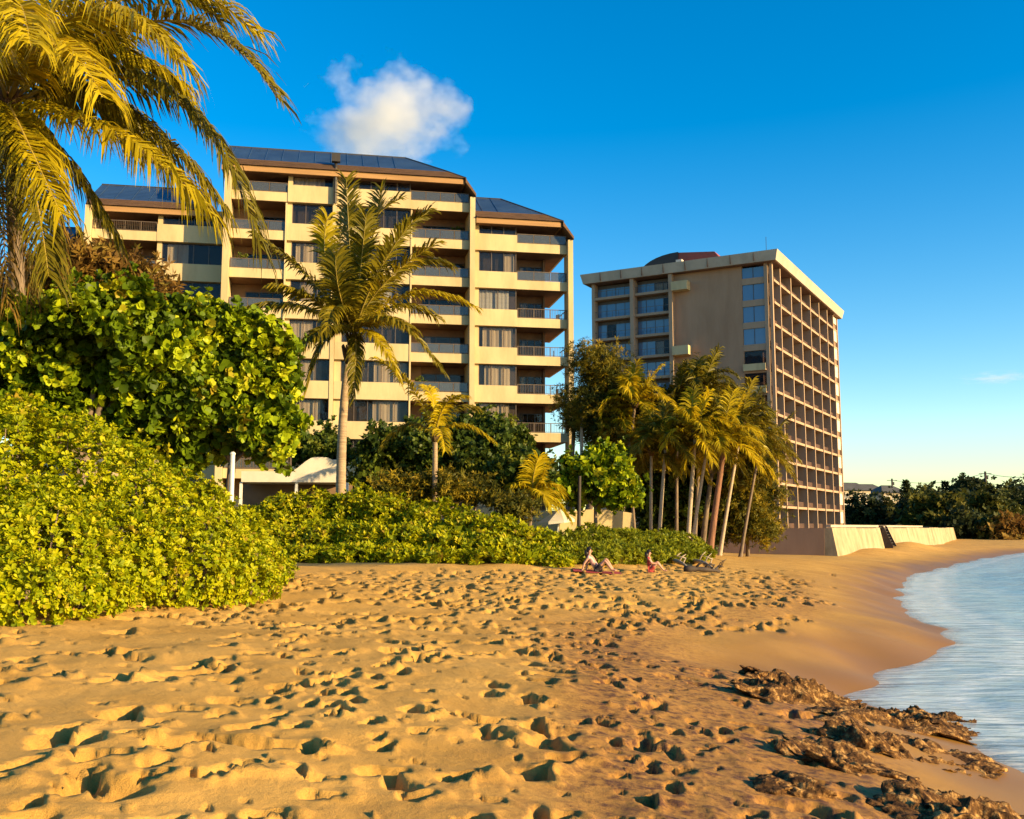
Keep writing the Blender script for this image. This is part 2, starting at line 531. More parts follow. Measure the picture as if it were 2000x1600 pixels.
def stamp(x, y, ang, a, b, depth, rim):
    r, t = math.hypot(x, y), math.atan2(x, y)
    i0, i1 = np.searchsorted(rr, (r - 2.2 * a, r + 2.2 * a))
    w = 2.2 * a / r
    j0, j1 = np.searchsorted(th_c, (t - w, t + w))
    if i1 <= i0 or j1 <= j0:
        return
    sl = (slice(i0, i1), slice(j0, j1))
    dx, dy = GX[sl] - x, GY[sl] - y
    c, s = math.cos(ang), math.sin(ang)
    p, q = (dx * c + dy * s) / a, (-dx * s + dy * c) / b
    q = q * (1 + 0.35 * np.sin(3 * p)) + 0.22 * np.sin(2.3 * p + 9 * x)
    e = np.sqrt(p * p + q * q)
    GZ[sl] += -depth * (1 - sstep(0.72, 1.05, e)) * (1 + 0.3 * p) + rim * np.exp(-((e - 1.45) / 0.45) ** 2) * np.maximum(0.0, 0.35 + 0.65 * dx / np.sqrt(dx * dx + dy * dy + 1e-6))  # rim raised on the sun side so that its shade fills the dent


def trodden(x, y):
    d = float(shore_d(np.array([x]), np.array([y]))[0])
    vl = float(np.interp(y, VY, VX)) - x
    return d > (2.4 if y < 14 else 3.6) + 0.8 * math.sin(y * 0.7) and vl < -0.2


def print_at(x, y, ang, sc=1.0):
    if x > 0.5 and y < 22:
        sc *= 0.72
    stamp(x, y, ang, random.uniform(0.15, 0.22) * sc, random.uniform(0.07, 0.105) * sc, random.uniform(0.12, 0.2) * sc, random.uniform(0.03, 0.055) * sc)


# walkers' trails: left and right feet in turn
for k in range(165):
    y = math.sqrt(10 + 1900 * random.random())
    x = random.uniform(-0.6 * y - 1, 0.35 * y + 2)
    ang = R(75) + random.gauss(0, 0.55) if random.random() < 0.7 else random.uniform(0, 6.28)
    for st_ in range(random.randint(5, 22)):
        sd_ = 1 if st_ % 2 else -1
        ang += random.gauss(0, 0.09)
        x += math.cos(ang) * random.uniform(0.5, 0.75)
        y += math.sin(ang) * random.uniform(0.5, 0.75)
        fx, fy = x - math.sin(ang) * 0.11 * sd_, y + math.cos(ang) * 0.11 * sd_
        if fy > 3.6 and trodden(fx, fy):
            print_at(fx, fy, ang + random.gauss(0, 0.2), random.choice([0.85, 1.0, 1.1]))
# stray and half filled prints of all sizes
for _ in range(3400):
    y = math.sqrt(14 + 2100 * random.random())
    x = random.uniform(-0.62 * y - 2, 0.42 * y + 2)
    if not trodden(x, y):
        continue
    if vnoise(x * 0.8, y * 0.8, 3.3) < -0.25 and random.random() < 0.8:
        continue
    print_at(x, y, R(90) + random.gauss(0, 0.9), random.choice([0.45, 0.6, 0.8, 1.0, 1.25]))
# scuffed hollows
for _ in range(160):
    y = 4.5 + 30 * random.random() ** 1.4
    x = random.uniform(-0.55 * y - 1, 0.25 * y + 1.5)
    if not trodden(x, y):
        continue
    stamp(x, y, random.uniform(0, 3.1), random.uniform(0.22, 0.40), random.uniform(0.11, 0.2), random.uniform(0.08, 0.15), random.uniform(0.01, 0.025))
# crumbs of dug up sand
for _ in range(900):
    y = math.sqrt(12 + 500 * random.random())
    x = random.uniform(-0.6 * y - 1, 0.42 * y + 1)
    if trodden(x, y):
        q_ = random.uniform(0.03, 0.055)
        stamp(x, y, random.uniform(0, 3.1), q_ * 1.3, q_, random.choice([-0.03, 0.045, 0.05]), 0.0)

nr, nt_ = GX.shape
idx = np.arange(nr * nt_).reshape(nr, nt_)
F = np.stack([idx[:-1, :-1], idx[:-1, 1:], idx[1:, 1:], idx[1:, :-1]], -1).reshape(-1, 4)[:, ::-1]
wet = 1 - sstep(0.3, 5.0, GD + 0.6 * fbm(GX * 0.45, GY * 0.45, 8.0, 3))
a_ = (GX - W0[0]) * ebx + (GY - W0[1]) * eby
b_ = -(GX - W0[0]) * eby + (GY - W0[1]) * ebx
soil = np.maximum(sstep(1.5, 6, vline + 1.2 * fbm(GX * 0.3, GY * 0.3, 5, 3)), sstep(-0.1, 0.2, a_) * sstep(-0.1, 0.2, b_))
soil = np.maximum(soil, sstep(175, 195, GY)) * sstep(0, 2, GD)
debris = np.clip(gritz * 1.0 + 0.55 * sstep(7.5, 4.5, GD) * sstep(2.8, 4.2, GD) * near, 0, 1)
nv = nr * nt_
V = np.stack([GX, GY, GZ], -1).reshape(-1, 3)
ext = lambda q: q.ravel()

me = npmesh('sand', V, F, True, {'wet': ext(wet), 'soil': ext(soil), 'debris': ext(debris)})
sand = link('sand', me, M['sand'], None, 'structure')


# ------------------------------------------------------------------ sea
def sea_material():
    m, N, L, out = nodes_of('sea_water')
    b = N.new('ShaderNodeBsdfPrincipled')
    geo = N.new('ShaderNodeNewGeometry')
    off = N.new('ShaderNodeAttribute'); off.attribute_name = 'off'
    dep = N.new('ShaderNodeAttribute'); dep.attribute_name = 'dep'
    mp = N.new('ShaderNodeMapping'); mp.inputs['Scale'].default_value = (0.35, 1.3, 1); mp.inputs['Rotation'].default_value = (0, 0, R(25))
    L.new(geo.outputs['Position'], mp.inputs['Vector'])
    nf = N.new('ShaderNodeTexNoise'); nf.inputs['Scale'].default_value = 0.5; nf.inputs['Detail'].default_value = 7; nf.inputs['Roughness'].default_value = 0.6
    L.new(mp.outputs[0], nf.inputs['Vector'])
    deep = ramp(N, [(0.0, (0.42, 0.50, 0.50)), (0.25, (0.28, 0.42, 0.48)), (0.6, (0.05, 0.15, 0.24)), (1.0, (0.015, 0.07, 0.15))])
    L.new(off.outputs['Fac'], deep.inputs['Fac'])
    foam = N.new('ShaderNodeMath'); foam.operation = 'MULTIPLY_ADD'; foam.use_clamp = True
    L.new(nf.outputs['Fac'], foam.inputs[0]); foam.inputs[1].default_value = 2.6; foam.inputs[2].default_value = -1.0
    fade = N.new('ShaderNodeMapRange'); fade.inputs['From Min'].default_value = 0.0; fade.inputs['From Max'].default_value = 0.65
    fade.inputs['To Min'].default_value = 1.0; fade.inputs['To Max'].default_value = 0.0
    L.new(off.outputs['Fac'], fade.inputs['Value'])
    fm = N.new('ShaderNodeMath'); fm.operation = 'MULTIPLY'; L.new(foam.outputs[0], fm.inputs[0]); L.new(fade.outputs[0], fm.inputs[1])
    mx = N.new('ShaderNodeMix'); mx.data_type = 'RGBA'
    L.new(fm.outputs[0], mx.inputs[0]); L.new(deep.outputs['Color'], mx.inputs[6]); mx.inputs[7].default_value = (0.62, 0.66, 0.64, 1)
    # broken foam line along the wash
    nl_ = N.new('ShaderNodeTexNoise'); nl_.inputs['Scale'].default_value = 2.2; nl_.inputs['Detail'].default_value = 8; nl_.inputs['Roughness'].default_value = 0.75
    L.new(geo.outputs['Position'], nl_.inputs['Vector'])
    rl_ = ramp(N, [(0.0, (1, 1, 1)), (0.06, (1, 1, 1)), (0.14, (0.25, 0.25, 0.25)), (0.35, (0.1, 0.1, 0.1)), (0.48, (0.6, 0.6, 0.6)), (0.62, (0, 0, 0))])
    L.new(dep.outputs['Fac'], rl_.inputs['Fac'])
    ln_ = N.new('ShaderNodeMath'); ln_.operation = 'MULTIPLY_ADD'; ln_.use_clamp = True
    L.new(nl_.outputs['Fac'], ln_.inputs[0]); ln_.inputs[1].default_value = 5.0; ln_.inputs[2].default_value = -1.75
    lm_ = N.new('ShaderNodeMath'); lm_.operation = 'MULTIPLY'
    L.new(ln_.outputs[0], lm_.inputs[0]); L.new(rl_.outputs['Color'], lm_.inputs[1])
    mf_ = N.new('ShaderNodeMix'); mf_.data_type = 'RGBA'
    L.new(lm_.outputs[0], mf_.inputs[0]); L.new(mx.outputs[2], mf_.inputs[6]); mf_.inputs[7].default_value = (0.78, 0.8, 0.78, 1)
    L.new(mf_.outputs[2], b.inputs['Base Color'])
    b.inputs['Roughness'].default_value = 0.16
    b.inputs['IOR'].default_value = 1.33
    nb = N.new('ShaderNodeTexNoise'); nb.inputs['Scale'].default_value = 1.6; nb.inputs['Detail'].default_value = 6
    L.new(mp.outputs[0], nb.inputs['Vector'])
    bp = N.new('ShaderNodeBump'); bp.inputs['Strength'].default_value = 0.7; bp.inputs['Distance'].default_value = 0.3
    L.new(nb.outputs['Fac'], bp.inputs['Height']); L.new(bp.outputs[0], b.inputs['Normal'])
    # a thin skin of water is clear at its edge
    tr = N.new('ShaderNodeBsdfTransparent'); tr.inputs['Color'].default_value = (0.85, 0.9, 0.9, 1)
    edge = N.new('ShaderNodeMapRange'); edge.inputs['From Min'].default_value = 0.0; edge.inputs['From Max'].default_value = 0.2
    edge.inputs['To Min'].default_value = 0.45; edge.inputs['To Max'].default_value = 1.0
    L.new(dep.outputs['Fac'], edge.inputs['Value'])
    ms = N.new('ShaderNodeMixShader'); L.new(edge.outputs[0], ms.inputs['Fac']); L.new(tr.outputs[0], ms.inputs[1]); L.new(b.outputs[0], ms.inputs[2])
    L.new(ms.outputs[0], out.inputs['Surface'])
    return m


ths = np.linspace(R(-5), R(120), 340)
rs = np.concatenate([np.geomspace(3, 160, 220), np.geomspace(165, 7000, 60)])
T2, R2 = np.meshgrid(ths, rs)
SXg, SYg = R2 * np.sin(T2), R2 * np.cos(T2)
sd = -shore_d(SXg, SYg)
wave = 0.05 * np.sin(sd * 1.1 + 2.2 * fbm(SXg * 0.12, SYg * 0.12, 1, 3)) * sstep(0.5, 6, sd) + 0.03 * fbm(SXg * 0.5, SYg * 0.9, 2, 3) * sstep(0, 4, sd)
wave *= sstep(400, 120, R2)
SZg = 0.03 + wave + 0.05 * np.exp(-((sd - 0.0) / 1.2) ** 2) * fbm(SXg * 0.25, SYg * 0.25, 3, 2)
ix = np.arange(SXg.size).reshape(SXg.shape)
F = np.stack([ix[:-1, :-1], ix[:-1, 1:], ix[1:, 1:], ix[1:, :-1]], -1).reshape(-1, 4)[:, ::-1]
keep = (sd.ravel()[F].max(1) > -3.0)
me = npmesh('sea', np.stack([SXg, SYg, SZg], -1), F[keep], True, {'off': np.clip(sd / 22.0 + 0.02, 0, 1), 'dep': np.clip((SZg - ground_z(SXg, SYg)) / 0.6, 0, 1)})
sea = link('sea', me, sea_material(), None, 'structure')


# ------------------------------------------------------------------ rocks
def rock_material():
    m, N, L, out = nodes_of('lava_rock')
    b = N.new('ShaderNodeBsdfPrincipled'); b.inputs['Roughness'].default_value = 0.95; b.inputs['Specular IOR Level'].default_value = 0.1
    L.new(b.outputs[0], out.inputs['Surface'])
    geo = N.new('ShaderNodeNewGeometry')
    n1 = N.new('ShaderNodeTexNoise'); n1.inputs['Scale'].default_value = 9; n1.inputs['Detail'].default_value = 8; n1.inputs['Roughness'].default_value = 0.7
    vo = N.new('ShaderNodeTexVoronoi'); vo.inputs['Scale'].default_value = 16; vo.feature = 'DISTANCE_TO_EDGE'
    for n in (n1, vo):
        L.new(geo.outputs['Position'], n.inputs['Vector'])
    rp = ramp(N, [(0.38, (0.03, 0.016, 0.009)), (0.52, (0.12, 0.058, 0.020)), (0.66, (0.50, 0.29, 0.10))])  # golden highlights and the dark of crevices are painted into the colour
    L.new(n1.outputs['Fac'], rp.inputs['Fac'])
    L.new(rp.outputs['Color'], b.inputs['Base Color'])
    bp = N.new('ShaderNodeBump'); bp.inputs['Strength'].default_value = 0.8; bp.inputs['Distance'].default_value = 0.03
    ad = N.new('ShaderNodeMath'); ad.operation = 'ADD'
    L.new(n1.outputs['Fac'], ad.inputs[0]); L.new(vo.outputs['Distance'], ad.inputs[1])
    L.new(ad.outputs[0], bp.inputs['Height']); L.new(bp.outputs[0], b.inputs['Normal'])
    return m


M['rock'] = rock_material()


def rock(p0, p1, wid, h, label, seed, sink=0.12):
    """a knobbly outcrop running from p0 to p1 on the sand"""
    p0, p1 = np.array(p0[:2]), np.array(p1[:2])
    mid, L_ = (p0 + p1) / 2, np.linalg.norm(p1 - p0)
    ax = (p1 - p0) / L_
    ay = np.array([-ax[1], ax[0]])
    na, nb = 150, 64
    th = np.linspace(0, 2 * np.pi, na, endpoint=False)
    ph = np.linspace(-0.25, np.pi / 2, nb)
    TH_, PH = np.meshgrid(th, ph)
    cx, cy, cz = np.cos(TH_) * np.cos(PH), np.sin(TH_) * np.cos(PH), np.sin(PH)
    k = 1 + 0.45 * fbm(cx * 1.6 + seed, cy * 1.6, cz * 1.6, 3)
    X = cx * L_ / 2 * k
    Y = cy * wid / 2 * k
    Z = np.sign(cz) * np.abs(cz) ** 0.5 * h * 0.86 * (0.75 + 0.5 * fbm(X * 1.4 + seed * 3, Y * 1.4, 0, 3))
    rid = 1 - np.abs(fbm(X * 3 + seed, Y * 3, Z * 3, 3))
    kn = np.abs(fbm(X * 7 + seed, Y * 7, Z * 7, 2))
    bump = 0.15 * (rid - 0.6) + 0.07 * kn + 0.014 * np.abs(fbm(X * 22, Y * 22, Z * 22 + seed, 2))
    sc = min(1.0, wid / 0.9)
    X = X + cx * bump * sc
    Y = Y + cy * bump * sc
    Z = Z + np.clip(cz, 0, 1) * bump * sc
    wx, wy = mid[0] + X * ax[0] + Y * ay[0], mid[1] + X * ax[1] + Y * ay[1]
    base = ground_z(wx, wy)
    wz = np.maximum(base, -0.25) + Z - sink
    zc = gz(*mid)
    Vv = np.stack([wx - mid[0], wy - mid[1], wz - zc], -1).reshape(-1, 3)
    ii = np.arange(na * nb).reshape(nb, na)
    jn = np.roll(ii, -1, 1)
    Fq = np.stack([ii[:-1], jn[:-1], jn[1:], ii[1:]], -1).reshape(-1, 4)
    o = link('rock_outcrop', npmesh('rock_outcrop', Vv, Fq, True), M['rock'])
    o.location = (mid[0], mid[1], zc)
    tag(o, label, 'rock', 'rock outcrops at the water edge')
    return o


def G2(u, v):
    return gpt(u, v)[:2]


rock(G2(1455, 1322), G2(1540, 1332), 0.6, 0.30, 'small pale flat topped rock farthest up the beach with long shadow', 1)
rock(G2(1440, 1352), G2(1650, 1375), 1.0, 0.32, 'long low brown rock ridge just below the small pale rock', 2)
rock(G2(1630, 1398), G2(1955, 1432), 1.3, 0.32, 'dark knobbly rock reaching farthest out into the water', 3)
rock(G2(1600, 1440), G2(1910, 1492), 1.1, 0.32, 'broken dark rock shelf between the water and the wet sand', 4)
rock(G2(1520, 1462), G2(1770, 1522), 0.8, 0.36, 'slanting rock ridge with a deep shadow on its landward end', 5)
rock(G2(1450, 1530), G2(1625, 1552), 0.5, 0.2, 'small isolated rock lying in the smooth wet sand', 6)
rock(G2(1740, 1600), G2(2030, 1612), 0.9, 0.3, 'rough rock in the bottom right corner cut by the frame', 8)

# ------------------------------------------------------------------ foliage tools
LEAF_OB = np.array([[0, 0, 0], [0.45, -0.36, 0.05], [0.82, -0.5, 0.06], [1.0, 0, -0.04], [0.82, 0.5, 0.06], [0.45, 0.36, 0.05]])
LEAF_RD = np.array([[0, 0, 0], [0.25, -0.48, 0.05], [0.68, -0.5, 0.07], [1.0, 0, -0.06], [0.68, 0.5, 0.07], [0.25, 0.48, 0.05]])
LEAF_LN = np.array([[0, 0, 0], [0.3, -0.5, 0.04], [0.65, -0.42, 0.02], [1.0, 0, -0.10], [0.65, 0.42, 0.02], [0.3, 0.5, 0.04]])
LF = np.array([[0, 1, 2, 3], [0, 3, 4, 5]])
# simpler four point blades for foliage farther off
LEAF_RD4 = np.array([[0, 0, 0], [0.52, -0.55, 0.06], [1.0, 0, -0.06], [0.52, 0.55, 0.06]])
LEAF_LN4 = np.array([[0, 0, 0], [0.42, -0.5, 0.03], [1.0, 0, -0.10], [0.42, 0.5, 0.03]])
LF4 = np.array([[0, 1, 2, 3]])


def unit(v):
    return v / np.maximum(np.linalg.norm(v, axis=-1, keepdims=True), 1e-9)


def leaves(pos, axis, nrm, ln, wd, shape=LEAF_OB):
    """leaf blades: pos (N,3) base points, axis where they point, nrm their upper side"""
    axis = unit(axis)
    side = unit(np.cross(nrm, axis))
    up = np.cross(axis, side)
    ln, wd = np.broadcast_to(ln, len(pos)), np.broadcast_to(wd, len(pos))
    s = shape
    V_ = (pos[:, None] + axis[:, None] * (s[None, :, 0:1] * ln[:, None, None]) + side[:, None] * (s[None, :, 1:2] * wd[:, None, None])
          + up[:, None] * (s[None, :, 2:3] * ln[:, None, None]))
    F_ = (np.arange(len(pos))[:, None, None] * len(s) + (LF if len(s) == 6 else LF4)[None]).reshape(-1, 4)
    return V_.reshape(-1, 3), F_


def rosettes(cen, ax, nl, ln, wd, spread, r, shape=LEAF_OB, jitter=0.25, leafrnd=0.3):
    """rings of nl leaves round each shoot tip"""
    N_ = len(cen)
    ax = unit(ax)
    ref = unit(r.normal(size=(N_, 3)))
    a = unit(np.cross(ax, ref))
    b = np.cross(ax, a)
    ph = (np.arange(nl)[None] * 2.39996 + r.uniform(0, 6.28, (N_, 1)))
    tilt = spread * (0.55 + 0.45 * np.linspace(0.3, 1.2, nl))[None] + r.normal(0, jitter, (N_, nl))
    rad = a[:, None] * np.cos(ph)[..., None] + b[:, None] * np.sin(ph)[..., None]
    d = ax[:, None] * np.cos(tilt)[..., None] + rad * np.sin(tilt)[..., None]
    nrm = ax[:, None] * np.sin(tilt)[..., None] - rad * np.cos(tilt)[..., None]
    nrm = nrm + 0.25 * r.normal(size=nrm.shape)
    L_ = ln * r.uniform(0.65, 1.35, (N_, 1)) * r.uniform(0.75, 1.2, (N_, nl))
    pos = np.repeat(cen[:, None], nl, 1) + ax[:, None] * (0.15 * ln * r.uniform(-1, 1, (N_, nl, 1)))
    V_, F_ = leaves(pos.reshape(-1, 3), d.reshape(-1, 3), nrm.reshape(-1, 3), L_.ravel(), (L_ * wd / ln).ravel(), shape)
    c = np.clip(r.uniform(0, 1, (N_, 1)) * (1 - leafrnd) + r.uniform(0, 1, (N_, nl)) * leafrnd, 0, 1) ** 1.25
    return V_, F_, np.repeat(c.ravel(), len(shape))


def shell_points(blobs, n, r, lo=0.9, hi=1.04, keep=0.88, zmin=None, lump=0.16, lfreq=1.3):
    """points on the outer skin of a union of ellipsoids (cx,cy,cz,rx,ry,rz), with lumpy outline"""
    B = np.array(blobs, float)
    area = (B[:, 3] * B[:, 4] + B[:, 3] * B[:, 5] + B[:, 4] * B[:, 5])
    k = r.choice(len(B), n, p=area / area.sum())
    d = unit(r.normal(size=(n, 3)))
    sc = r.uniform(lo, hi, n)
    p = B[k, :3] + d * B[k, 3:] * sc[:, None]
    p = p + d * B[k, 3:] * (lump * fbm(p[:, 0] * lfreq, p[:, 1] * lfreq, p[:, 2] * lfreq, 3))[:, None]
    nrm = unit(d / B[k, 3:])
    ok = np.ones(n, bool)
    for i, b in enumerate(B):
        q = ((p - b[:3]) / b[3:])
        ok &= ~(((q * q).sum(1) < keep ** 2) & (k != i))
    if zmin is not None:
        ok &= p[:, 2] > ground_z(p[:, 0], p[:, 1]) + zmin
    return p[ok], nrm[ok]


def foliage(name, m, parent, parts, loc=(0, 0, 0)):
    Vs, Fs, Rs, o = [], [], [], 0
    for V_, F_, c in parts:
        Vs.append(V_); Fs.append(F_ + o); Rs.append(c); o += len(V_)
    me = npmesh(name, np.concatenate(Vs) - np.array(loc), np.concatenate(Fs), False, {'rnd': np.concatenate(Rs)})
    return link(name, me, m, parent)


def up_mix(nrm, r, u=0.5, j=0.35):
    return unit(nrm + np.array([0, 0, u]) + j * r.normal(size=nrm.shape))


def limbs(name, m, parent, base, tops, r0, loc=(0, 0, 0), n=7, wob=0.25):
    """a trunk splitting into limbs that reach the given points"""
    mb = MB()
    base = Vector(base) - Vector(loc)
    fork = None
    cen = sum((Vector(t) for t in tops), Vector()) / len(tops) - Vector(loc)
    fork = base.lerp(cen, 0.6)
    mb.tube([base - Vector((0, 0, 0.3)), base.lerp(fork, 0.5) + Vector((random.uniform(-1, 1), random.uniform(-1, 1), 0)) * wob * 0.4, fork], [r0 * 1.15, r0 * 0.9, r0 * 0.75], n)
    for t in tops:
        t = Vector(t) - Vector(loc)
        mid = fork.lerp(t, 0.5) + Vector((random.uniform(-1, 1), random.uniform(-1, 1), random.uniform(0, 1))) * wob
        mb.tube([fork, mid, t], [r0 * 0.42, r0 * 0.28, r0 * 0.1], 5)
    return mb.build(name, m, parent, True)


def bush_blobs(rows):
    out = []
    for (u, vtop, Y, rx) in rows:
        p = at(u, vtop, Y)
        g = gz(p[0], p[1])
        rz = max(0.35, (p[2] - g) * 0.62)
        out.append((p[0], p[1], p[2] - rz, rx, rx, rz))
    return out


# ---- large naupaka bush on the left
r1 = np.random.default_rng(11)
bl = bush_blobs([(462, 1062, 22.6, 0.95), (465, 1030, 26, 1.15), (400, 965, 24, 1.4), (340, 925, 23, 1.6), (235, 872, 22, 1.8), (120, 822, 21.3, 1.8), (15, 790, 21, 1.9), (-90, 765, 21, 2.0),
                 (60, 955, 18.3, 1.5), (200, 985, 19.6, 1.4), (330, 1005, 21, 1.25), (400, 1065, 21.6, 0.9), (-60, 935, 17.7, 1.5), (15, 1075, 16.6, 0.95), (125, 1085, 18, 1.0), (240, 1075, 20, 1.0), (-200, 760, 21, 2.2), (500, 1080, 29, 1.0), (-170, 930, 17.5, 1.6)])
root = thing('naupaka_bush', 'large bright yellow green leafy bush in the left foreground', 'bush', (-9, 21, gz(-9, 21)))
LOC = np.array(root.location)
p, nrm = shell_points(bl, 42000, r1, 0.86, 1.05, 0.9, 0.05, 0.20, 1.6)
parts = [rosettes(p, up_mix(nrm, r1, 0.55, 0.3), 7, 0.098, 0.05, 1.1, r1)]
p2, n2 = shell_points(bl, 3500, r1, 0.6, 0.85, 0.55, 0.05)
parts.append(rosettes(p2, up_mix(n2, r1, 0.4, 0.5), 5, 0.2, 0.1, 1.2, r1))
foliage('foliage', M['naupaka'], root, parts, LOC)
mb = MB()
for k in range(140):
    b = bl[k % len(bl)]
    a = random.uniform(0, 6.28); q = random.uniform(0.1, 0.8)
    x, y = b[0] + math.cos(a) * b[3] * 0.3, b[1] + math.sin(a) * b[4] * 0.3
    tx, ty = b[0] + math.cos(a) * b[3] * q, b[1] + math.sin(a) * b[4] * q
    zt = b[2] + b[5] * math.sqrt(max(0.05, 1 - q * q)) * 0.9
    mb.tube([Vector((x, y, gz(x, y) - 0.1)) - root.location, Vector(((x + tx) / 2, (y + ty) / 2, zt * 0.55 + gz(x, y) * 0.45)) - root.location, Vector((tx, ty, zt)) - root.location], [0.03, 0.022, 0.01], 5)
mb.build('stems', M['bark'], root, True)['kind'] = 'stuff'

# ---- hedge in the middle
r2 = np.random.default_rng(12)
rows = []
for u, vt, Y in [(520, 980, 44), (560, 960, 45), (620, 956, 45), (690, 955, 45), (760, 960, 44.5), (830, 975, 44), (900, 990, 43.5), (970, 1005, 43), (1030, 1030, 42.5), (1080, 1058, 42),
                 (550, 1030, 41.5), (630, 1020, 41.5), (710, 1015, 41), (790, 1020, 41), (870, 1030, 40.6), (950, 1040, 40.3), (1020, 1058, 40), (590, 1065, 39.5), (680, 1062, 39.2), (770, 1065, 39), (860, 1068, 39), (940, 1072, 39), (1070, 1075, 40)]:
    rows.append((u, vt + 6, Y, 1.45 if vt < 1050 else 1.1))
bl = bush_blobs(rows)
root = thing('beach_hedge', 'long rounded green hedge at the back of the sand below the apartment block', 'hedge', (-3, 42, gz(-3, 42)))
LOC = np.array(root.location)
p, nrm = shell_points(bl, 20000, r2, 0.86, 1.06, 0.88, 0.05, 0.2, 1.0)
parts = [rosettes(p, up_mix(nrm, r2, 0.55, 0.4), 6, 0.19, 0.085, 1.15, r2, LEAF_RD4)]
p2, n2 = shell_points(bl, 3000, r2, 0.5, 0.8, 0.5, 0.05)
parts.append(rosettes(p2, up_mix(n2, r2, 0.4, 0.5), 5, 0.3, 0.15, 1.2, r2, LEAF_RD4))
foliage('foliage', M['hedge'], root, parts, LOC)

# ---- low ground cover towards the palms
r3 = np.random.default_rng(13)
rows = []
for u, vt, Y in [(1110, 1045, 45), (1150, 1042, 46), (1200, 1042, 47.5), (1250, 1045, 49), (1300, 1050, 50.5), (1335, 1064, 52.5), (1130, 1065, 42.5), (1180, 1062, 44), (1230, 1064, 45.5), (1280, 1068, 48), (1318, 1072, 50.5), (1240, 1035, 54), (1160, 1030, 53), (1310, 1040, 56)]:
    rows.append((u, vt, Y, 1.5))
bl = bush_blobs(rows)
root = thing('ground_cover', 'low strip of green ground cover behind the two seated people', 'ground cover', (5, 47, gz(5, 47)))
LOC = np.array(root.location)
p, nrm = shell_points(bl, 9000, r3, 0.86, 1.06, 0.88, 0.03, 0.2, 1.0)
foliage('foliage', M['cover'], root, [rosettes(p, up_mix(nrm, r3, 0.7, 0.4), 6, 0.2, 0.08, 1.0, r3, LEAF_RD4)], LOC)


# ------------------------------------------------------------------ trees
def clumpify(blobs, r, nsub):
    """break smooth crown lobes into uneven leafy clumps with gaps between"""
    out = []
    for b in blobs:
        d = unit(r.normal(size=(nsub, 3)))
        for k in range(nsub):
            f = r.uniform(0.16, 0.48)
            c = np.array(b[:3]) + d[k] * np.array(b[3:]) * r.uniform(0.45, 0.95)
            out.append((c[0], c[1], c[2], b[3] * f, b[4] * f, b[5] * f * r.uniform(0.7, 1.0)))
    return out


def broad_tree(name, label, cat, base, blobs, m, seed, n=5000, nl=6, ln=0.22, wd=0.17, shape=LEAF_RD, r0=0.2, bark='bark', group=None, lump=0.25, lf=0.8, droop=0.1, inner=0.2, spread=1.2, crown='crown', lo=0.8, nsub=11):
    r = np.random.default_rng(seed)
    root = thing(name, label, cat, base, 0, group)
    LOC = np.array(base)
    core, blobs = blobs, clumpify(blobs, r, nsub)
    p, nrm = shell_points(blobs, n, r, lo, 1.06, 0.85, None, lump, lf)
    ncl = max(40, len(p) // 11)
    pick = r.integers(0, ncl, len(p))
    p = p[pick] + r.normal(size=(len(p), 3)) * ln * 1.1
    nrm = nrm[pick]
    ax = up_mix(nrm, r, droop, 0.5)
    V_, F_, c_ = rosettes(p, ax, nl, ln, wd, spread, r, shape, 0.35)
    cc_ = np.repeat(r.uniform(0, 1, ncl)[pick] ** 1.4, nl * len(shape))  # tone per clump paints lit clumps against dark ones
    parts = [(V_, F_, np.clip(cc_ * 0.8 + c_ * 0.25, 0, 1))]
    if inner:
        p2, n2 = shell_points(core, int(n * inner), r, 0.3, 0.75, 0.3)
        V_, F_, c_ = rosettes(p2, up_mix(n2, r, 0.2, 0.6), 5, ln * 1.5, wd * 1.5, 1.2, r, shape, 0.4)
        parts.append((V_, F_, c_ * 0.3))  # inner leaves kept to the dark end, painting shade inside the crown
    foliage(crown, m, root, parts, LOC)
    tops = [Vector(b[:3]) for b in core]
    limbs('trunk', M[bark], root, base, tops, r0, base)
    return root


def blob(u, v, Y, ru, rv, ry=None):
    """ellipsoid from its outline in the photo: centre, half width and half height in pixels"""
    p = at(u, v, Y)
    k = Y / FPX
    return (p[0], p[1], p[2], ru * k, (ry if ry else ru * k), rv * k)


def on_ground(x, y, dz=0.0):
    return (float(x), float(y), gz(x, y) + dz)


def base_at(u, Y):
    p = at(u, 900, Y)
    return on_ground(p[0], p[1])


broad_tree('broadleaf_tree', 'tall dark green round leaved tree behind the left bush, right one with pale trunk', 'tree', base_at(447, 31),
           [blob(425, 655, 31, 85, 70), blob(490, 705, 31, 80, 75), blob(420, 740, 30.5, 100, 90), blob(515, 775, 31.2, 68, 80), blob(350, 650, 30, 80, 75), blob(470, 820, 31, 90, 65), blob(540, 835, 31.5, 48, 50), blob(410, 850, 32.5, 60, 50), blob(520, 870, 31, 45, 35)],
           M['milo'], 21, 11000, 6, 0.165, 0.14, r0=0.15, lump=0.45, lf=1.1, lo=0.55, nsub=16, inner=0.3)
broad_tree('broadleaf_tree', 'wide dark green round leaved tree on the far left under the palm fronds', 'tree', base_at(120, 28),
           [blob(60, 670, 28, 100, 95), blob(190, 640, 28, 110, 90), blob(290, 640, 28.5, 90, 80), blob(110, 740, 28.6, 110, 80), blob(250, 730, 28.8, 110, 85), blob(330, 780, 29.5, 90, 70), blob(-60, 720, 28, 110, 120), blob(120, 810, 29.5, 110, 60), blob(270, 830, 30, 100, 60), blob(370, 860, 31, 70, 50)],
           M['milo'], 22, 12000, 6, 0.165, 0.14, r0=0.3, lump=0.45, lf=1.1, lo=0.55, nsub=14, inner=0.35)
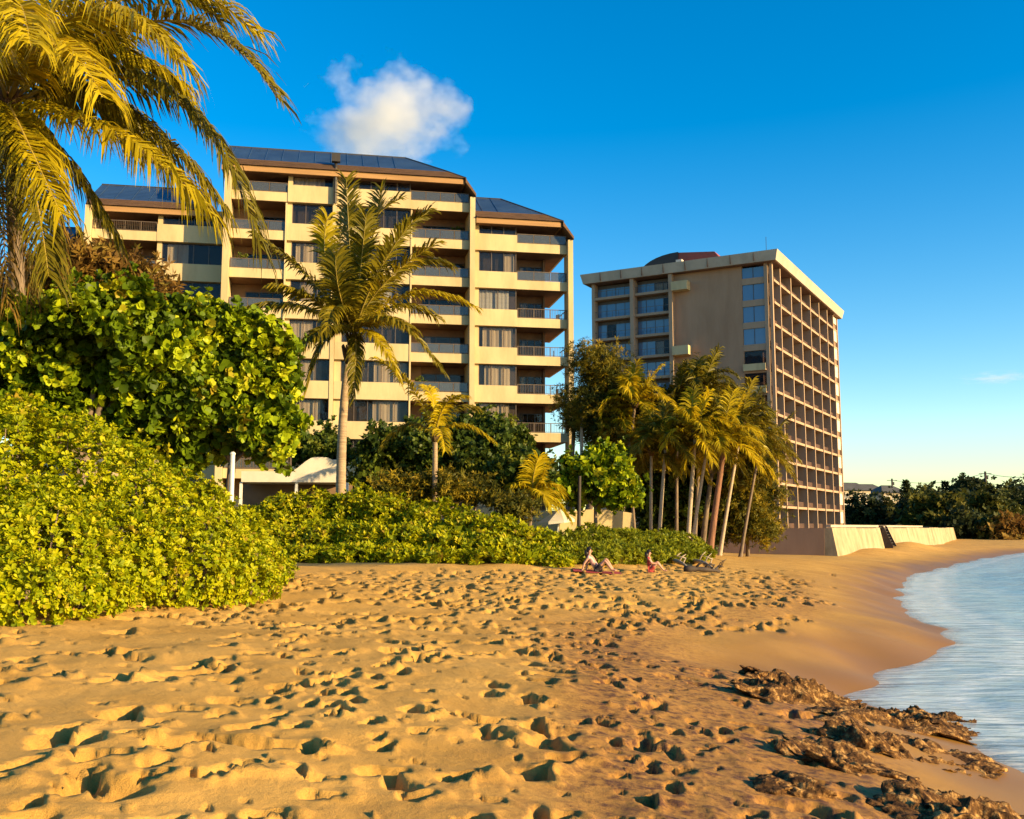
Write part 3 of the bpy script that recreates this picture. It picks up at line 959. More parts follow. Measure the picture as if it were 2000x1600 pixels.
broad_tree('dry_tree', 'rusty brown leaved small tree showing above the left broadleaf tree', 'tree', base_at(200, 38),
           [blob(190, 535, 38, 100, 42), blob(120, 555, 38, 80, 42), blob(270, 575, 38, 60, 35), blob(60, 565, 38, 70, 38)],
           M['drybush'], 23, 4200, 6, 0.30, 0.10, LEAF_LN4, r0=0.2)

# shrubs between hedge and apartment block
for i, (lab, u, Y, bls, mat_, n_) in enumerate([
        ('dark green shrub mass right of the leaning palm trunk', 770, 56, [(730, 885, 45, 45), (790, 870, 55, 50), (760, 925, 70, 35), (850, 890, 45, 50)], 'shrub', 3600),
        ('glossy green small tree in front of the block between its right bays', 920, 57, [(880, 850, 55, 45), (950, 860, 60, 50), (1000, 880, 55, 45), (920, 905, 75, 45)], 'shrub', 4400),
        ('sunlit olive shrub left of the twin dark trunks', 1030, 54, [(1010, 930, 50, 45), (1060, 920, 35, 40), (960, 945, 50, 30)], 'shrub', 2600),
        ('dry golden undergrowth behind the hedge under the shrubs', 830, 50, [(760, 960, 45, 28), (850, 958, 60, 30), (930, 965, 50, 28), (1000, 985, 50, 28)], 'feather', 2600),
        ('dark low bush beside the white terrace canopy', 620, 60, [(585, 880, 45, 30), (650, 890, 45, 30), (640, 860, 30, 25)], 'shrub', 2000)]):
    broad_tree('garden_shrub', lab, 'shrub', base_at(u, Y), [blob(a, b, Y + (k % 3) * 0.7, c, d) for k, (a, b, c, d) in enumerate(bls)], M[mat_], 30 + i, n_, 6, 0.24, 0.17 if mat_ == 'shrub' else 0.07, LEAF_RD4 if mat_ == 'shrub' else LEAF_LN4, r0=0.1, lump=0.3)

# leafy trees in front of the tower
broad_tree('feathery_tree', 'tall fine leaved olive tree between the apartment block and the tower', 'tree', base_at(1128, 66),
           [blob(1170, 720, 66, 62, 50), blob(1150, 780, 66, 62, 50), blob(1215, 775, 66, 60, 45), blob(1195, 835, 66, 70, 45), blob(1130, 815, 66.5, 50, 40), blob(1240, 820, 66, 60, 50), blob(1250, 870, 67, 60, 50), blob(1290, 800, 67, 45, 45)],
           M['feather'], 41, 10000, 7, 0.26, 0.05, LEAF_LN4, r0=0.28, lump=0.35, lf=0.5)
broad_tree('feathery_tree', 'fine leaved golden tree standing against the blank wall of the tower', 'tree', base_at(1365, 70),
           [blob(1360, 735, 70, 42, 35), blob(1395, 775, 70, 55, 35), blob(1350, 800, 70, 50, 40), blob(1440, 810, 70, 45, 40), blob(1320, 850, 70, 60, 50), blob(1410, 850, 70, 60, 50), blob(1480, 860, 70, 40, 45), blob(1470, 910, 70, 50, 50)],
           M['feather'], 42, 9000, 7, 0.26, 0.05, LEAF_LN4, r0=0.2, lump=0.35, lf=0.5)
broad_tree('garden_tree', 'dark leafy tree at the foot of the tower beside the sea wall', 'tree', base_at(1455, 74),
           [blob(1470, 900, 74, 45, 50), blob(1440, 950, 74, 50, 50), blob(1490, 970, 74, 36, 55), blob(1430, 880, 74, 45, 45), blob(1450, 1015, 72, 55, 42), blob(1405, 1020, 72, 40, 40), blob(1497, 1035, 73, 26, 32), blob(1420, 975, 73, 45, 45)],
           M['feather'], 43, 7500, 6, 0.26, 0.08, shape=LEAF_LN4, r0=0.15, lump=0.4, lf=0.6)
broad_tree('garden_tree', 'small bright green tree with two dark trunks before the cream garden wall', 'tree', base_at(1160, 58),
           [blob(1160, 935, 58, 55, 40), blob(1200, 960, 58, 45, 35), blob(1115, 945, 58, 40, 35), blob(1180, 900, 58, 40, 28)],
           M['milo'], 44, 3600, 6, 0.26, 0.19, shape=LEAF_RD4, r0=0.13, lump=0.3)
broad_tree('garden_tree', 'deep shaded tree behind the slender palm trunks', 'tree', base_at(1310, 74),
           [blob(1300, 900, 74, 80, 70), blob(1240, 900, 74, 60, 60), blob(1370, 930, 74, 70, 70), blob(1310, 985, 74, 85, 50), blob(1250, 970, 74, 50, 50), blob(1290, 1030, 74, 60, 35), blob(1360, 1030, 74, 60, 35), blob(1400, 990, 74, 50, 50)],
           M['shrub'], 45, 7000, 6, 0.30, 0.2, shape=LEAF_RD4, r0=0.2, lump=0.3, lf=0.6)

# ------------------------------------------------------------------ palms
WT = np.array([0, 0.28, 0.66, 1.0])


def frond_mesh(base, mid, tip, lmax, r, nl=62, droop=0.35, wid=0.045, start=0.1, sweep=0.75, loc=(0, 0, 0)):
    """a feather frond: stalk through base, mid, tip; hanging leaflets each side. Returns (leaf V,F,rnd), stalk points"""
    base, mid, tip = [np.asarray(q, float) for q in (base, mid, tip)]
    ctl = 2 * mid - 0.5 * (base + tip)
    t = np.linspace(start, 0.995, nl)
    t = np.clip(t + r.normal(0, 0.003, nl), 0, 1)
    pt = lambda q: ((1 - q) ** 2)[:, None] * base + (2 * q * (1 - q))[:, None] * ctl + (q ** 2)[:, None] * tip
    P = pt(t)
    Tn = unit((2 * (1 - t))[:, None] * (ctl - base) + (2 * t)[:, None] * (tip - ctl))
    up = np.array([0, 0, 1.0])
    side = np.cross(Tn, up)
    side = unit(side + 1e-4)
    Un = np.cross(side, Tn)
    Vs, Fs, Rs, o = [], [], [], 0
    fr = r.uniform(0.1, 0.9)
    for sgn in (-1, 1):
        n = len(t)
        L_ = lmax * (0.30 + 0.70 * np.sin(np.pi * np.clip(0.12 + 0.70 * t, 0, 1)) ** 0.8) * r.uniform(0.85, 1.1, n)
        fw = sweep * (0.55 + 0.75 * t) + r.normal(0, 0.11, n)
        d = unit(side * sgn * np.cos(fw)[:, None] + Tn * np.sin(fw)[:, None] + Un * (0.28 + r.normal(0, 0.10, n))[:, None])
        pts = [P]
        cur = P.copy()
        dd = d.copy()
        for s in range(3):
            step = L_ * (WT[s + 1] - WT[s])
            cur = cur + dd * step[:, None]
            pts.append(cur.copy())
            dd = unit(dd + np.array([0, 0, -1.0]) * (droop * (1.0 + 0.7 * s) + np.abs(r.normal(0, 0.10, n)))[:, None])
        pts = np.stack(pts, 1)                       # n,4,3
        torn = (r.uniform(0, 1, n) < 0.14) | (np.sin(t * 40 + r.uniform(0, 6)) + np.sin(t * 17 + r.uniform(0, 6)) > 1.75)
        pts[torn] = pts[torn][:, :1] + (pts[torn] - pts[torn][:, :1]) * r.uniform(0.15, 0.6, (int(torn.sum()), 1, 1))
        wv = unit(Tn + 0.35 * r.normal(size=Tn.shape))
        ww = wid * np.array([0.55, 1.0, 0.75, 0.06])
        A = pts - wv[:, None] * (ww[None, :, None] * 0.5)
        B = pts + wv[:, None] * (ww[None, :, None] * 0.5)
        Vv = np.stack([A, B], 2).reshape(n, 8, 3)
        q = np.array([[0, 1, 3, 2], [2, 3, 5, 4], [4, 5, 7, 6]])
        Fs.append((np.arange(n)[:, None, None] * 8 + q[None]).reshape(-1, 4) + o)
        Vs.append(Vv.reshape(-1, 3))
        Rs.append(np.repeat(np.clip(fr * 0.55 + 0.45 * r.uniform(0, 1, n), 0, 1), 8))
        o += n * 8
    ts = np.linspace(0, 1, 14)
    return (np.concatenate(Vs), np.concatenate(Fs), np.concatenate(Rs)), pt(ts)


def add_frond(root, LOC, base, mid, tip, lmax, m, r, rad=0.045, **kw):
    (V_, F_, c), st = frond_mesh(base, mid, tip, lmax, r, **kw)
    f = link('frond', npmesh('frond', V_ - LOC, F_, False, {'rnd': c}), m, root)
    mb = MB().tube([Vector(q - LOC) for q in st], list(np.linspace(rad, rad * 0.12, len(st))), 5)
    mb.build('stalk', M['rachis'], f, True)
    return f


def palm_trunk(root, LOC, pts, r0, r1, mname, ringed=True):
    """tapered trunk with leaf scar rings"""
    pts = [np.asarray(q, float) for q in pts]
    n = 60
    t = np.linspace(0, 1, n)
    if len(pts) == 2:
        pts = [pts[0], (pts[0] + pts[1]) / 2, pts[1]]
    ctl = 2 * pts[1] - 0.5 * (pts[0] + pts[2])
    P = ((1 - t) ** 2)[:, None] * pts[0] + (2 * t * (1 - t))[:, None] * ctl + (t ** 2)[:, None] * pts[2]
    rad = r0 + (r1 - r0) * t + r0 * 0.5 * np.exp(-t * 14)
    if ringed:
        rad = rad * (1 + 0.035 * (np.arange(n) % 2))
    mb = MB().tube([Vector(q - LOC) for q in P], list(rad), 10)
    return mb.build('trunk', M[mname], root, True)


def crown_knob(root, LOC, c, rad):
    """fibrous heart of the crown: ragged leaf bases"""
    mb = MB()
    for k in range(16):
        a = k * 2.4
        lean = 0.25 + 0.5 * (k % 4) / 4
        d = Vector((math.cos(a) * lean, math.sin(a) * lean, 1)).normalized()
        b = Vector(c - LOC) + Vector((math.cos(a), math.sin(a), 0)) * rad * 0.45 - Vector((0, 0, rad * 1.6))
        mb.tube([b, b + d * rad * 1.6, b + d * rad * 3.0], [rad * 0.42, rad * 0.34, rad * 0.14], 5)
    return mb.build('leaf_bases', M['fibre'], root, True)


def generic_palm(label, base_uY, crown_uv, seed, nfr=18, ln=3.2, m='palm', mname='palebark', r0=0.13, mid_off=0.0, lmax=0.95, wind=(0.45, 0, 0), group='palms in front of the tower', nl=60, name='slender_palm', zspread=(-0.35, 1.25), dead=4):
    u0, Y = base_uY
    r = np.random.default_rng(seed)
    b = np.array(base_at(u0, Y))
    c = at(crown_uv[0], crown_uv[1], Y)
    root = thing(name, label, 'palm tree', tuple(b), 0, group)
    LOC = b
    mid = (b + c) / 2 + np.array([mid_off, 0, 0])
    palm_trunk(root, LOC, [b - np.array([0, 0, 0.2]), mid, c], r0, r0 * 0.72, mname)
    crown_knob(root, LOC, c + np.array([0, 0, 0.1]), r0 * 1.5)
    for k in range(nfr):
        a = k * 2.39996 + r.uniform(-0.3, 0.3)
        el = zspread[0] + (zspread[1] - zspread[0]) * ((k + 0.5) / nfr) + r.normal(0, 0.08)
        L_ = ln * r.uniform(0.85, 1.1)
        d = np.array([math.cos(a) * math.cos(el), math.sin(a) * math.cos(el), math.sin(el)]) + np.array(wind) * 0.4
        d = d / np.linalg.norm(d)
        md = c + d * L_ * 0.52
        tp = c + d * L_ * 0.85 + np.array(wind) * L_ * 0.25 - np.array([0, 0, L_ * (0.42 - 0.12 * el)])
        if el > 1.0:
            tp = c + d * L_ + np.array(wind) * L_ * 0.2
        add_frond(root, LOC, c, md, tp, lmax, M[m], r, rad=0.035, nl=nl, wid=0.10, droop=0.3)
    return root


# ---- big coconut palm at the left edge
r5 = np.random.default_rng(55)
YP = 27.0
cc = at(15, 205, YP)
bb = np.array(base_at(60, 29.5))
root = thing('coconut_palm', 'big coconut palm at the left edge with long sunlit yellow fronds', 'palm tree', tuple(bb))
LOC = bb
palm_trunk(root, LOC, [bb - np.array([0, 0, 0.3]), at(32, 520, 28.5), cc], 0.24, 0.19, 'bark')
crown_knob(root, LOC, cc, 0.30)
for (mu, mv, my, tu, tv, ty, lm, mt, dr) in [
        (310, 40, 25.5, 540, 190, 24.5, 1.35, 'palmdark', 0.28), (315, 175, 26.5, 505, 480, 26, 1.9, 'palmdark', 0.75), (215, 258, 24.5, 395, 405, 23.5, 2.0, 'palm', 0.85),
        (160, 25, 24, 350, 120, 22.5, 1.9, 'palm', 0.6), (200, -60, 26, 510, 70, 26.5, 1.5, 'palm', 0.35), (60, 340, 25, 95, 540, 24, 1.4, 'palmdark', 0.6),
        (90, 80, 23, 200, 190, 20.5, 1.7, 'palm', 0.6), (-120, 80, 26, -330, 260, 26, 1.4, 'palm', 0.5), (-110, 290, 27, -190, 540, 27, 1.4, 'palm', 0.6),
        (20, -110, 26.5, 70, -330, 27, 1.3, 'palm', 0.3), (-90, -60, 25, -260, -60, 24, 1.3, 'palm', 0.4), (-40, 300, 25, -60, 520, 24, 1.4, 'palmdark', 0.6),
        (120, 50, 30, 250, 110, 32.5, 1.7, 'palm', 0.6), (40, 60, 31, 40, 150, 33.5, 1.4, 'palm', 0.5), (180, 190, 29, 330, 330, 30.5, 1.8, 'palmdark', 0.7), (-30, 90, 23, -60, 160, 20, 1.4, 'palm', 0.5),
        (165, 100, 27, 350, 170, 27.5, 1.8, 'palm', 0.7), (105, 290, 27.5, 215, 450, 28, 1.6, 'palmdark', 0.7), (40, 250, 24, 120, 420, 22, 1.6, 'palm', 0.8), (230, 215, 28, 430, 400, 28.5, 1.8, 'palmdark', 0.8), (30, 20, 23, 60, 90, 19.5, 1.5, 'palm', 0.5), (260, -10, 28, 430, 40, 29, 1.5, 'palmdark', 0.4)]:
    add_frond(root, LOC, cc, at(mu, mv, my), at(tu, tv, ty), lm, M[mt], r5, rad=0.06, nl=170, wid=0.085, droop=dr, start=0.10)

for (mu, mv, my, tu, tv, ty) in [(48, 330, 26.4, 60, 590, 26.2), (5, 340, 26.2, 15, 600, 25.8), (80, 310, 26.8, 120, 520, 26.8), (-20, 320, 27.4, -20, 560, 27.6)]:
    add_frond(root, LOC, cc, at(mu, mv, my), at(tu, tv, ty), 1.2, M['drybush'], r5, rad=0.05, nl=110, wid=0.07, droop=0.9, start=0.1)

# ---- coconut palm in front of the apartment block
YM = 47.0
cc = at(692, 650, YM)
bb = np.array(base_at(670, YM))
root = thing('coconut_palm', 'windswept coconut palm with straight pale trunk in front of the apartment block', 'palm tree', tuple(bb))
LOC = bb
palm_trunk(root, LOC, [bb - np.array([0, 0, 0.3]), at(668, 860, YM), at(682, 690, YM)], 0.25, 0.17, 'palmbark')
crown_knob(root, LOC, at(684, 690, YM), 0.30)
crown_knob(root, LOC, at(690, 664, YM), 0.26)
for (mu, mv, my, tu, tv, ty, lm, mt, dr) in [
        (684, 500, 47, 676, 350, 46.5, 1.1, 'palmdark', 0.10), (720, 500, 47.5, 745, 370, 48, 1.1, 'palmdark', 0.12), (755, 500, 46.5, 835, 415, 46, 1.15, 'palmdark', 0.2),
        (640, 530, 46.5, 640, 425, 46, 1.0, 'palm', 0.2), (605, 545, 46, 500, 462, 45.5, 1.0, 'palmdark', 0.35), (585, 600, 47, 475, 605, 47, 1.1, 'palmdark', 0.5),
        (735, 540, 45, 800, 440, 44, 1.1, 'palmdark', 0.2), (705, 520, 45.5, 715, 420, 44.5, 1.0, 'palmdark', 0.15), (800, 575, 47, 925, 600, 47, 1.0, 'palm', 0.35),
        (770, 630, 46, 860, 720, 45.5, 1.0, 'palmdark', 0.5), (735, 660, 45.5, 780, 745, 45, 0.9, 'palm', 0.5), (640, 660, 46, 600, 760, 45.6, 0.9, 'palmdark', 0.5),
        (620, 655, 48, 560, 720, 48.5, 0.9, 'palmdark', 0.5), (660, 600, 44.5, 640, 640, 42.5, 1.0, 'palmdark', 0.45), (715, 600, 49.5, 740, 610, 51.5, 1.0, 'palmdark', 0.4), (665, 560, 49, 640, 520, 51, 1.0, 'palmdark', 0.3), (790, 530, 48.5, 880, 520, 49, 1.0, 'palmdark', 0.35), (695, 690, 45.5, 690, 780, 45, 0.8, 'palmdark', 0.5), (660, 510, 48, 690, 400, 49, 1.2, 'palmdark', 0.15), (745, 560, 45.5, 845, 480, 44.5, 1.2, 'palmdark', 0.25), (700, 480, 48.5, 780, 390, 49, 1.2, 'palmdark', 0.2), (620, 590, 45, 540, 560, 44, 1.1, 'palmdark', 0.4), (640, 640, 44.5, 590, 680, 43, 1.1, 'palmdark', 0.5), (740, 620, 44.5, 800, 640, 43, 1.1, 'palmdark', 0.5), (770, 600, 49, 850, 620, 50.5, 1.1, 'palmdark', 0.4), (665, 580, 44, 655, 500, 43, 1.1, 'palmdark', 0.2)]:
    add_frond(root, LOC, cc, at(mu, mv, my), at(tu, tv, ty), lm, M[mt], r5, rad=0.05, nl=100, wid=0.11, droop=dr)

# ---- young palm right of it
YM = 50.0
bb = np.array(base_at(850, YM))
cc = at(850, 850, YM)
root = thing('young_palm', 'young palm with one bright yellow arching frond right of the coconut trunk', 'palm tree', tuple(bb))
LOC = bb
palm_trunk(root, LOC, [bb - np.array([0, 0, 0.2]), cc], 0.16, 0.12, 'palmbark')
crown_knob(root, LOC, cc, 0.2)
for (mu, mv, my, tu, tv, ty, lm, mt) in [(805, 760, 49, 738, 702, 48, 0.75, 'palm'), (870, 790, 49, 905, 775, 48, 0.75, 'palm'), (845, 780, 50, 830, 755, 50.5, 0.7, 'palm'), (900, 830, 50, 960, 860, 50, 0.8, 'palm'), (800, 830, 50.5, 750, 870, 51, 0.8, 'palmdark'), (860, 840, 48.2, 870, 880, 46.8, 0.8, 'palm'), (885, 800, 51, 930, 800, 52, 0.8, 'palmdark')]:
    add_frond(root, LOC, cc, at(mu, mv, my), at(tu, tv, ty), lm, M[mt], r5, rad=0.035, nl=70, wid=0.09, droop=0.4)

for lab, u0, Y, cu, cv, sd_, nf, ln, mt, bk, r0 in [
        ('slender palm, leftmost pale trunk of the clump before the tower', 1268, 62, 1272, 885, 61, 14, 2.6, 'palmdark', 'palebark', 0.11),
        ('slender palm with pale trunk leaning right, second from left in the clump', 1282, 61, 1300, 872, 62, 15, 2.8, 'palmdark', 'palebark', 0.12),
        ('slender palm with forked looking yellow trunk in the middle of the clump', 1338, 60, 1358, 850, 63, 16, 3.0, 'palm', 'palebark', 0.14),
        ('thin palm leaning strongly right beside the middle trunk of the clump', 1344, 60.5, 1382, 868, 64, 14, 2.8, 'palmdark', 'palebark', 0.11),
        ('palm with thick russet trunk, rightmost of the clump before the tower', 1380, 60, 1415, 870, 65, 17, 3.2, 'palm', 'redbark', 0.2),
        ('tall palm with grey trunk rising left of the clump near the fine leaved tree', 1205, 64, 1240, 790, 66, 15, 2.9, 'palm', 'bark', 0.13),
        ('tall palm with the highest crown against the blank tower wall', 1352, 66, 1372, 765, 68, 17, 3.0, 'palmdark', 'bark', 0.12),
        ('leaning palm with crown hanging over the dark tree by the wall', 1400, 64, 1448, 835, 69, 17, 3.1, 'palmdark', 'palebark', 0.12),
        ('palm with low golden crown left of the clump', 1240, 65, 1225, 850, 70, 15, 2.8, 'palm', 'bark', 0.11),
        ('palm half hidden in the clump with crown between the two tall ones', 1318, 67, 1322, 800, 71, 16, 2.9, 'palmdark', 'bark', 0.12),
        ('palm with drooping crown farthest right before the sea facade', 1440, 67, 1482, 885, 72, 16, 2.9, 'palmdark', 'bark', 0.11),
        ('small palm with arching frond behind the hedge near the twin dark trunks', 1030, 52, 1040, 965, 67, 9, 1.9, 'palm', 'bark', 0.12)]:
    generic_palm(lab, (u0, Y), (cu, cv), sd_, nf, ln, mt, bk, r0)

# dark bare trunks right of the apartment block
for lab, u0, u1, vt, Y, rr_, mt in [('left of two tall bare grey trunks beside the right end of the block', 1105, 1124, 790, 67, 0.17, 'bark'),
                                    ('pale right hand trunk of the two bare trunks beside the block', 1134, 1136, 775, 65.5, 0.13, 'palebark'),
                                    ('dark leaning trunk low in front of the cream garden wall', 1128, 1132, 930, 55, 0.12, 'darkwood')]:
    b = np.array(base_at(u0, Y))
    root = thing('bare_trunk', lab, 'tree', tuple(b), 0, 'bare trunks by the block')
    palm_trunk(root, b, [b - np.array([0, 0, 0.3]), at(u1, vt, Y)], rr_, rr_ * 0.75, mt, False)

# ------------------------------------------------------------------ apartment block
AA = R(10.5)
GZA = 3.6
root = thing('apartment_block', 'cream stepped apartment block with balconies and blue hipped mansard roofs', 'building', (0.4, 78.0, 0), AA)
AB = root
S0, DZ = 9.80, 3.02          # first band underside, storey height


def zb(k):
    return S0 + DZ * k


def curtain_mesh(w, h):
    n = max(8, int(w / 0.09))
    x = np.linspace(0, w, n)
    y = 0.035 * np.sin(np.arange(n) * 1.9) + 0.02 * np.sin(np.arange(n) * 0.7)
    Vv = np.concatenate([np.stack([x, y, np.zeros(n)], -1), np.stack([x, y, np.full(n, h)], -1)])
    i = np.arange(n - 1)
    Fq = np.stack([i, i + 1, i + 1 + n, i + n], -1)
    return npmesh('curtain', Vv, Fq, True)


def window(parent, x0, x1, y, z0, z1, panes=3, curtain=None, cov=(0, 1), fm='frame', pane='pane'):
    """framed window set in the plane y (outward is -y): frame > panes, curtain, room behind"""
    mb = MB()
    t = 0.06
    w, h = x1 - x0, z1 - z0
    mb.box(0, w, -0.04, 0.06, 0, t).box(0, w, -0.04, 0.06, h - t, h)
    xs = np.linspace(0, w - t, panes + 1)
    for q in xs:
        mb.box(q, q + t, -0.037, 0.057, t, h - t)
    o = mb.build('window', M[fm], parent)
    o.location = (x0, y, z0)
    for i in range(panes):
        box('pane', M[pane], o, xs[i] + t, xs[i + 1], 0.0, 0.02, t, h - t)
    box('room', M['room'], o, 0.0, w, 0.55, 0.6, 0.0, h)
    if curtain:
        a, b = cov
        a, b = min(0.7, a + random.uniform(0, 0.25)), max(a + 0.2, b - random.uniform(0, 0.3))
        c = link('curtain', curtain_mesh(w * (b - a), h - 2 * t), M[curtain], o)
        c.location = (w * a, 0.2, t)
    return o


def railing(parent, x0, x1, y, z0, z1, style='glass', side=None):
    """balcony railing: rails with posts, glass or bars"""
    mb = MB()
    n = max(2, int((x1 - x0) / 1.1) + 1)
    mb.box(x0, x1, y - 0.03, y + 0.03, z1 - 0.05, z1)
    mb.box(x0, x1, y - 0.025, y + 0.025, z0 + 0.04, z0 + 0.08)
    for q in np.linspace(x0, x1 - 0.05, n):
        mb.box(q, q + 0.05, y - 0.022, y + 0.022, z0, z1 - 0.05)
    if style == 'bars':
        for q in np.arange(x0 + 0.12, x1 - 0.06, 0.13):
            mb.box(q, q + 0.022, y - 0.012, y + 0.012, z0 + 0.08, z1 - 0.05)
    if side is not None:
        ya, yb = side
        mb.box(x1 - 0.05, x1, y + 0.03, yb, z1 - 0.05, z1)
        mb.box(x1 - 0.045, x1 - 0.005, y + 0.03, yb, z0 + 0.04, z0 + 0.08)
        for q in np.arange(y + 0.8, yb, 0.8):
            mb.box(x1 - 0.045, x1 - 0.005, q, q + 0.04, z0, z1 - 0.05)
    o = mb.build('railing', M['bronze'], parent)
    if style == 'glass':
        for a, b in zip(np.linspace(x0, x1, n)[:-1], np.linspace(x0, x1, n)[1:]):
            box('glass_panel', M['railglass'], o, a + 0.05, b - 0.005, y - 0.006, y + 0.006, z0 + 0.08, z1 - 0.05)
    return o


def balcony(parent, x0, x1, y, k, depth=2.4, style='glass', door=True, zt=None, openr=False, shade=0.0):
    """slab, railing, back wall and sliding doors of one balcony; zb(k) is the slab underside"""
    z = zb(k)
    zt = zt if zt else z + DZ
    box('slab', M['cream'], parent, x0, x1, y, y + 0.16, z, z + 0.72)
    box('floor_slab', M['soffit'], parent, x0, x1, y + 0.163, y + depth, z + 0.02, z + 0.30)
    railing(parent, x0 + 0.02, x1 - 0.02, y + 0.09, z + 0.725, z + 1.5, style, (y, y + depth) if openr else None)
    xr = x1 - 1.5 if openr else x1
    w = xr - x0
    # back wall with doors
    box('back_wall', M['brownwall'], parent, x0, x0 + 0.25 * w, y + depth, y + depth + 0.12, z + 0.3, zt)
    window(parent, x0 + 0.25 * w + 0.003, xr - 0.003, y + depth, z + 0.3, zt - 0.55, 3, 'curtain' if random.random() < 0.6 else None, (0.0, random.uniform(0.2, 0.5)))
    box('lintel', M['soffit'], parent, x0 + 0.25 * w + 0.003, xr - 0.003, y + depth, y + depth + 0.12, zt - 0.55, zt)
    if openr:
        box('end_wall', M['brownwall'], parent, xr, xr + 0.15, y + depth - 0.3, y + depth + 6, z + 0.3, zt)
        box('floor_slab', M['soffit'], parent, xr, x1, y + depth + 0.003, y + depth + 4.0, z + 0.02, z + 0.30)
        box('slab', M['cream'], parent, x1 - 0.16, x1, y + 0.163, y + depth + 4.0, z + 0.003, z + 0.72)


def window_bay(parent, x0, x1, y, k, cur=None, cov=(0, 1), inset=0.35, panes=3, pier=0.35, zt=None, pane='pane', proud=0.03):
    z = zb(k)
    zt = zt if zt else z + DZ
    box('wall_band', M['cream'], parent, x0, x1, y - proud, y + 0.5, z + 0.004, z + 1.34)
    box('floor_slab', M['soffit'], parent, x0, x1, y + 0.503, y + 2.4, z + 0.02, z + 0.30)
    box('pier', M['cream'], parent, x0, x0 + pier, y + inset - 0.1, y + inset + 0.25, z + 1.343, zt)
    window(parent, x0 + pier + 0.003, x1 - 0.003, y + inset, z + 1.345, zt - 0.003, panes, cur, cov, 'frame', pane)


def fin(parent, x0, x1, y0, y1, z0, z1):
    box('fin', M['cream'], parent, x0, x1, y0, y1, z0, z1)


# right bay (units between the two right fins), floors k = -1..5
for k in range(-2, 6):
    zt = zb(k) + DZ if k < 5 else 27.35
    cur, cov = {5: (None, 0), 4: ('curtain', (0.75, 1)), 3: ('curtain2', (0, 1)), 2: ('curtain', (0.1, 1)), 1: ('curtain', (0, 1)), 0: ('curtain', (0, 1)), -1: ('curtain', (0, 0.6)), -2: (None, 0)}[k]
    window_bay(AB, -3.36, 0.0, 0.0, k, cur, cov if cov else (0, 1), zt=zt, panes=2 if k in (3,) else 3)
    balcony(AB, 0.003, 4.05, 0.0, k, 2.4, 'glass' if k > 3 else 'bars', zt=zt, openr=True)
# middle bay: balcony | window | window | balcony
for k in range(-2, 7):
    zt = zb(k) + DZ if k < 6 else 30.45
    cur = {6: 'curtain', 5: None, 4: 'curtain', 3: 'curtain', 2: 'curtain', 1: 'curtain', 0: 'curtain', -1: 'curtain', -2: None}[k]
    balcony(AB, -22.0, -17.85, 0.0, k, 2.4, 'glass', zt=zt)
    window_bay(AB, -17.847, -14.45, 0.0, k, cur, (0, 0.8), zt=zt, proud=0.05, pane='pane')
    window_bay(AB, -14.10, -8.45, 0.0, k, {1: 'curtain', 0: 'curtain', -1: 'curtain', 3: 'curtain2'}.get(k), (0.3, 1), zt=zt, proud=0.05, panes=5, pier=0.5)
    balcony(AB, -8.447, -3.83, 0.0, k, 2.4, 'glass', zt=zt)
# left bay, set back two metres
for k in range(-2, 6):
    zt = zb(k) + DZ if k < 5 else 27.35
    balcony(AB, -32.3, -27.6, 2.0, k, 2.6, 'bars' if k == 5 else 'glass', zt=zt)
    window_bay(AB, -27.597, -22.6, 2.0, k, {4: 'curtain', 2: 'curtain'}.get(k), (0, 0.42), zt=zt, panes=4)
# far left bay, set back farther
for k in range(-2, 5):
    zt = zb(k) + DZ
    window_bay(AB, -36.5, -32.75, 4.2, k, None, (0, 1), zt=zt, panes=2)
fin(AB, -3.82, -3.42, -0.45, 6.0, GZA, 29.02)
fin(AB, 4.06, 4.46, -0.45, 1.0, GZA, 25.97)
fin(AB, -22.5, -22.02, -0.45, 6.0, GZA, 29.98)
fin(AB, -14.44, -14.12, -0.10, 2.0, GZA, 30.3)
fin(AB, -32.74, -32.32, 1.5, 7.0, GZA, 27.3)
fin(AB, -17.98, -17.853, -0.12, 2.4, GZA, 27.8)
fin(AB, -8.44, -8.32, -0.10, 2.3, GZA, 27.8)
# dark rain pipe between the two middle units
mb = MB().tube([(-14.28, -0.32, 27.9), (-14.28, -0.32, 30.7), (-14.28, 0.35, 31.6)], 0.12, 8)
mb.box(-14.6, -13.95, -0.35, 0.1, 31.25, 31.85)
mb.build('rain_pipe', M['darkroof'], AB)
# main body behind the rooms
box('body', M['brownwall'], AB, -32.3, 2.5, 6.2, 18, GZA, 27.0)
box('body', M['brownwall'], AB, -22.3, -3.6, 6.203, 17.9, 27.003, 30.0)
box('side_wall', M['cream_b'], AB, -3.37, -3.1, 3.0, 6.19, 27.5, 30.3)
box('body', M['brownwall'], AB, -36.5, -32.31, 8.2, 18.003, GZA, 24.0)


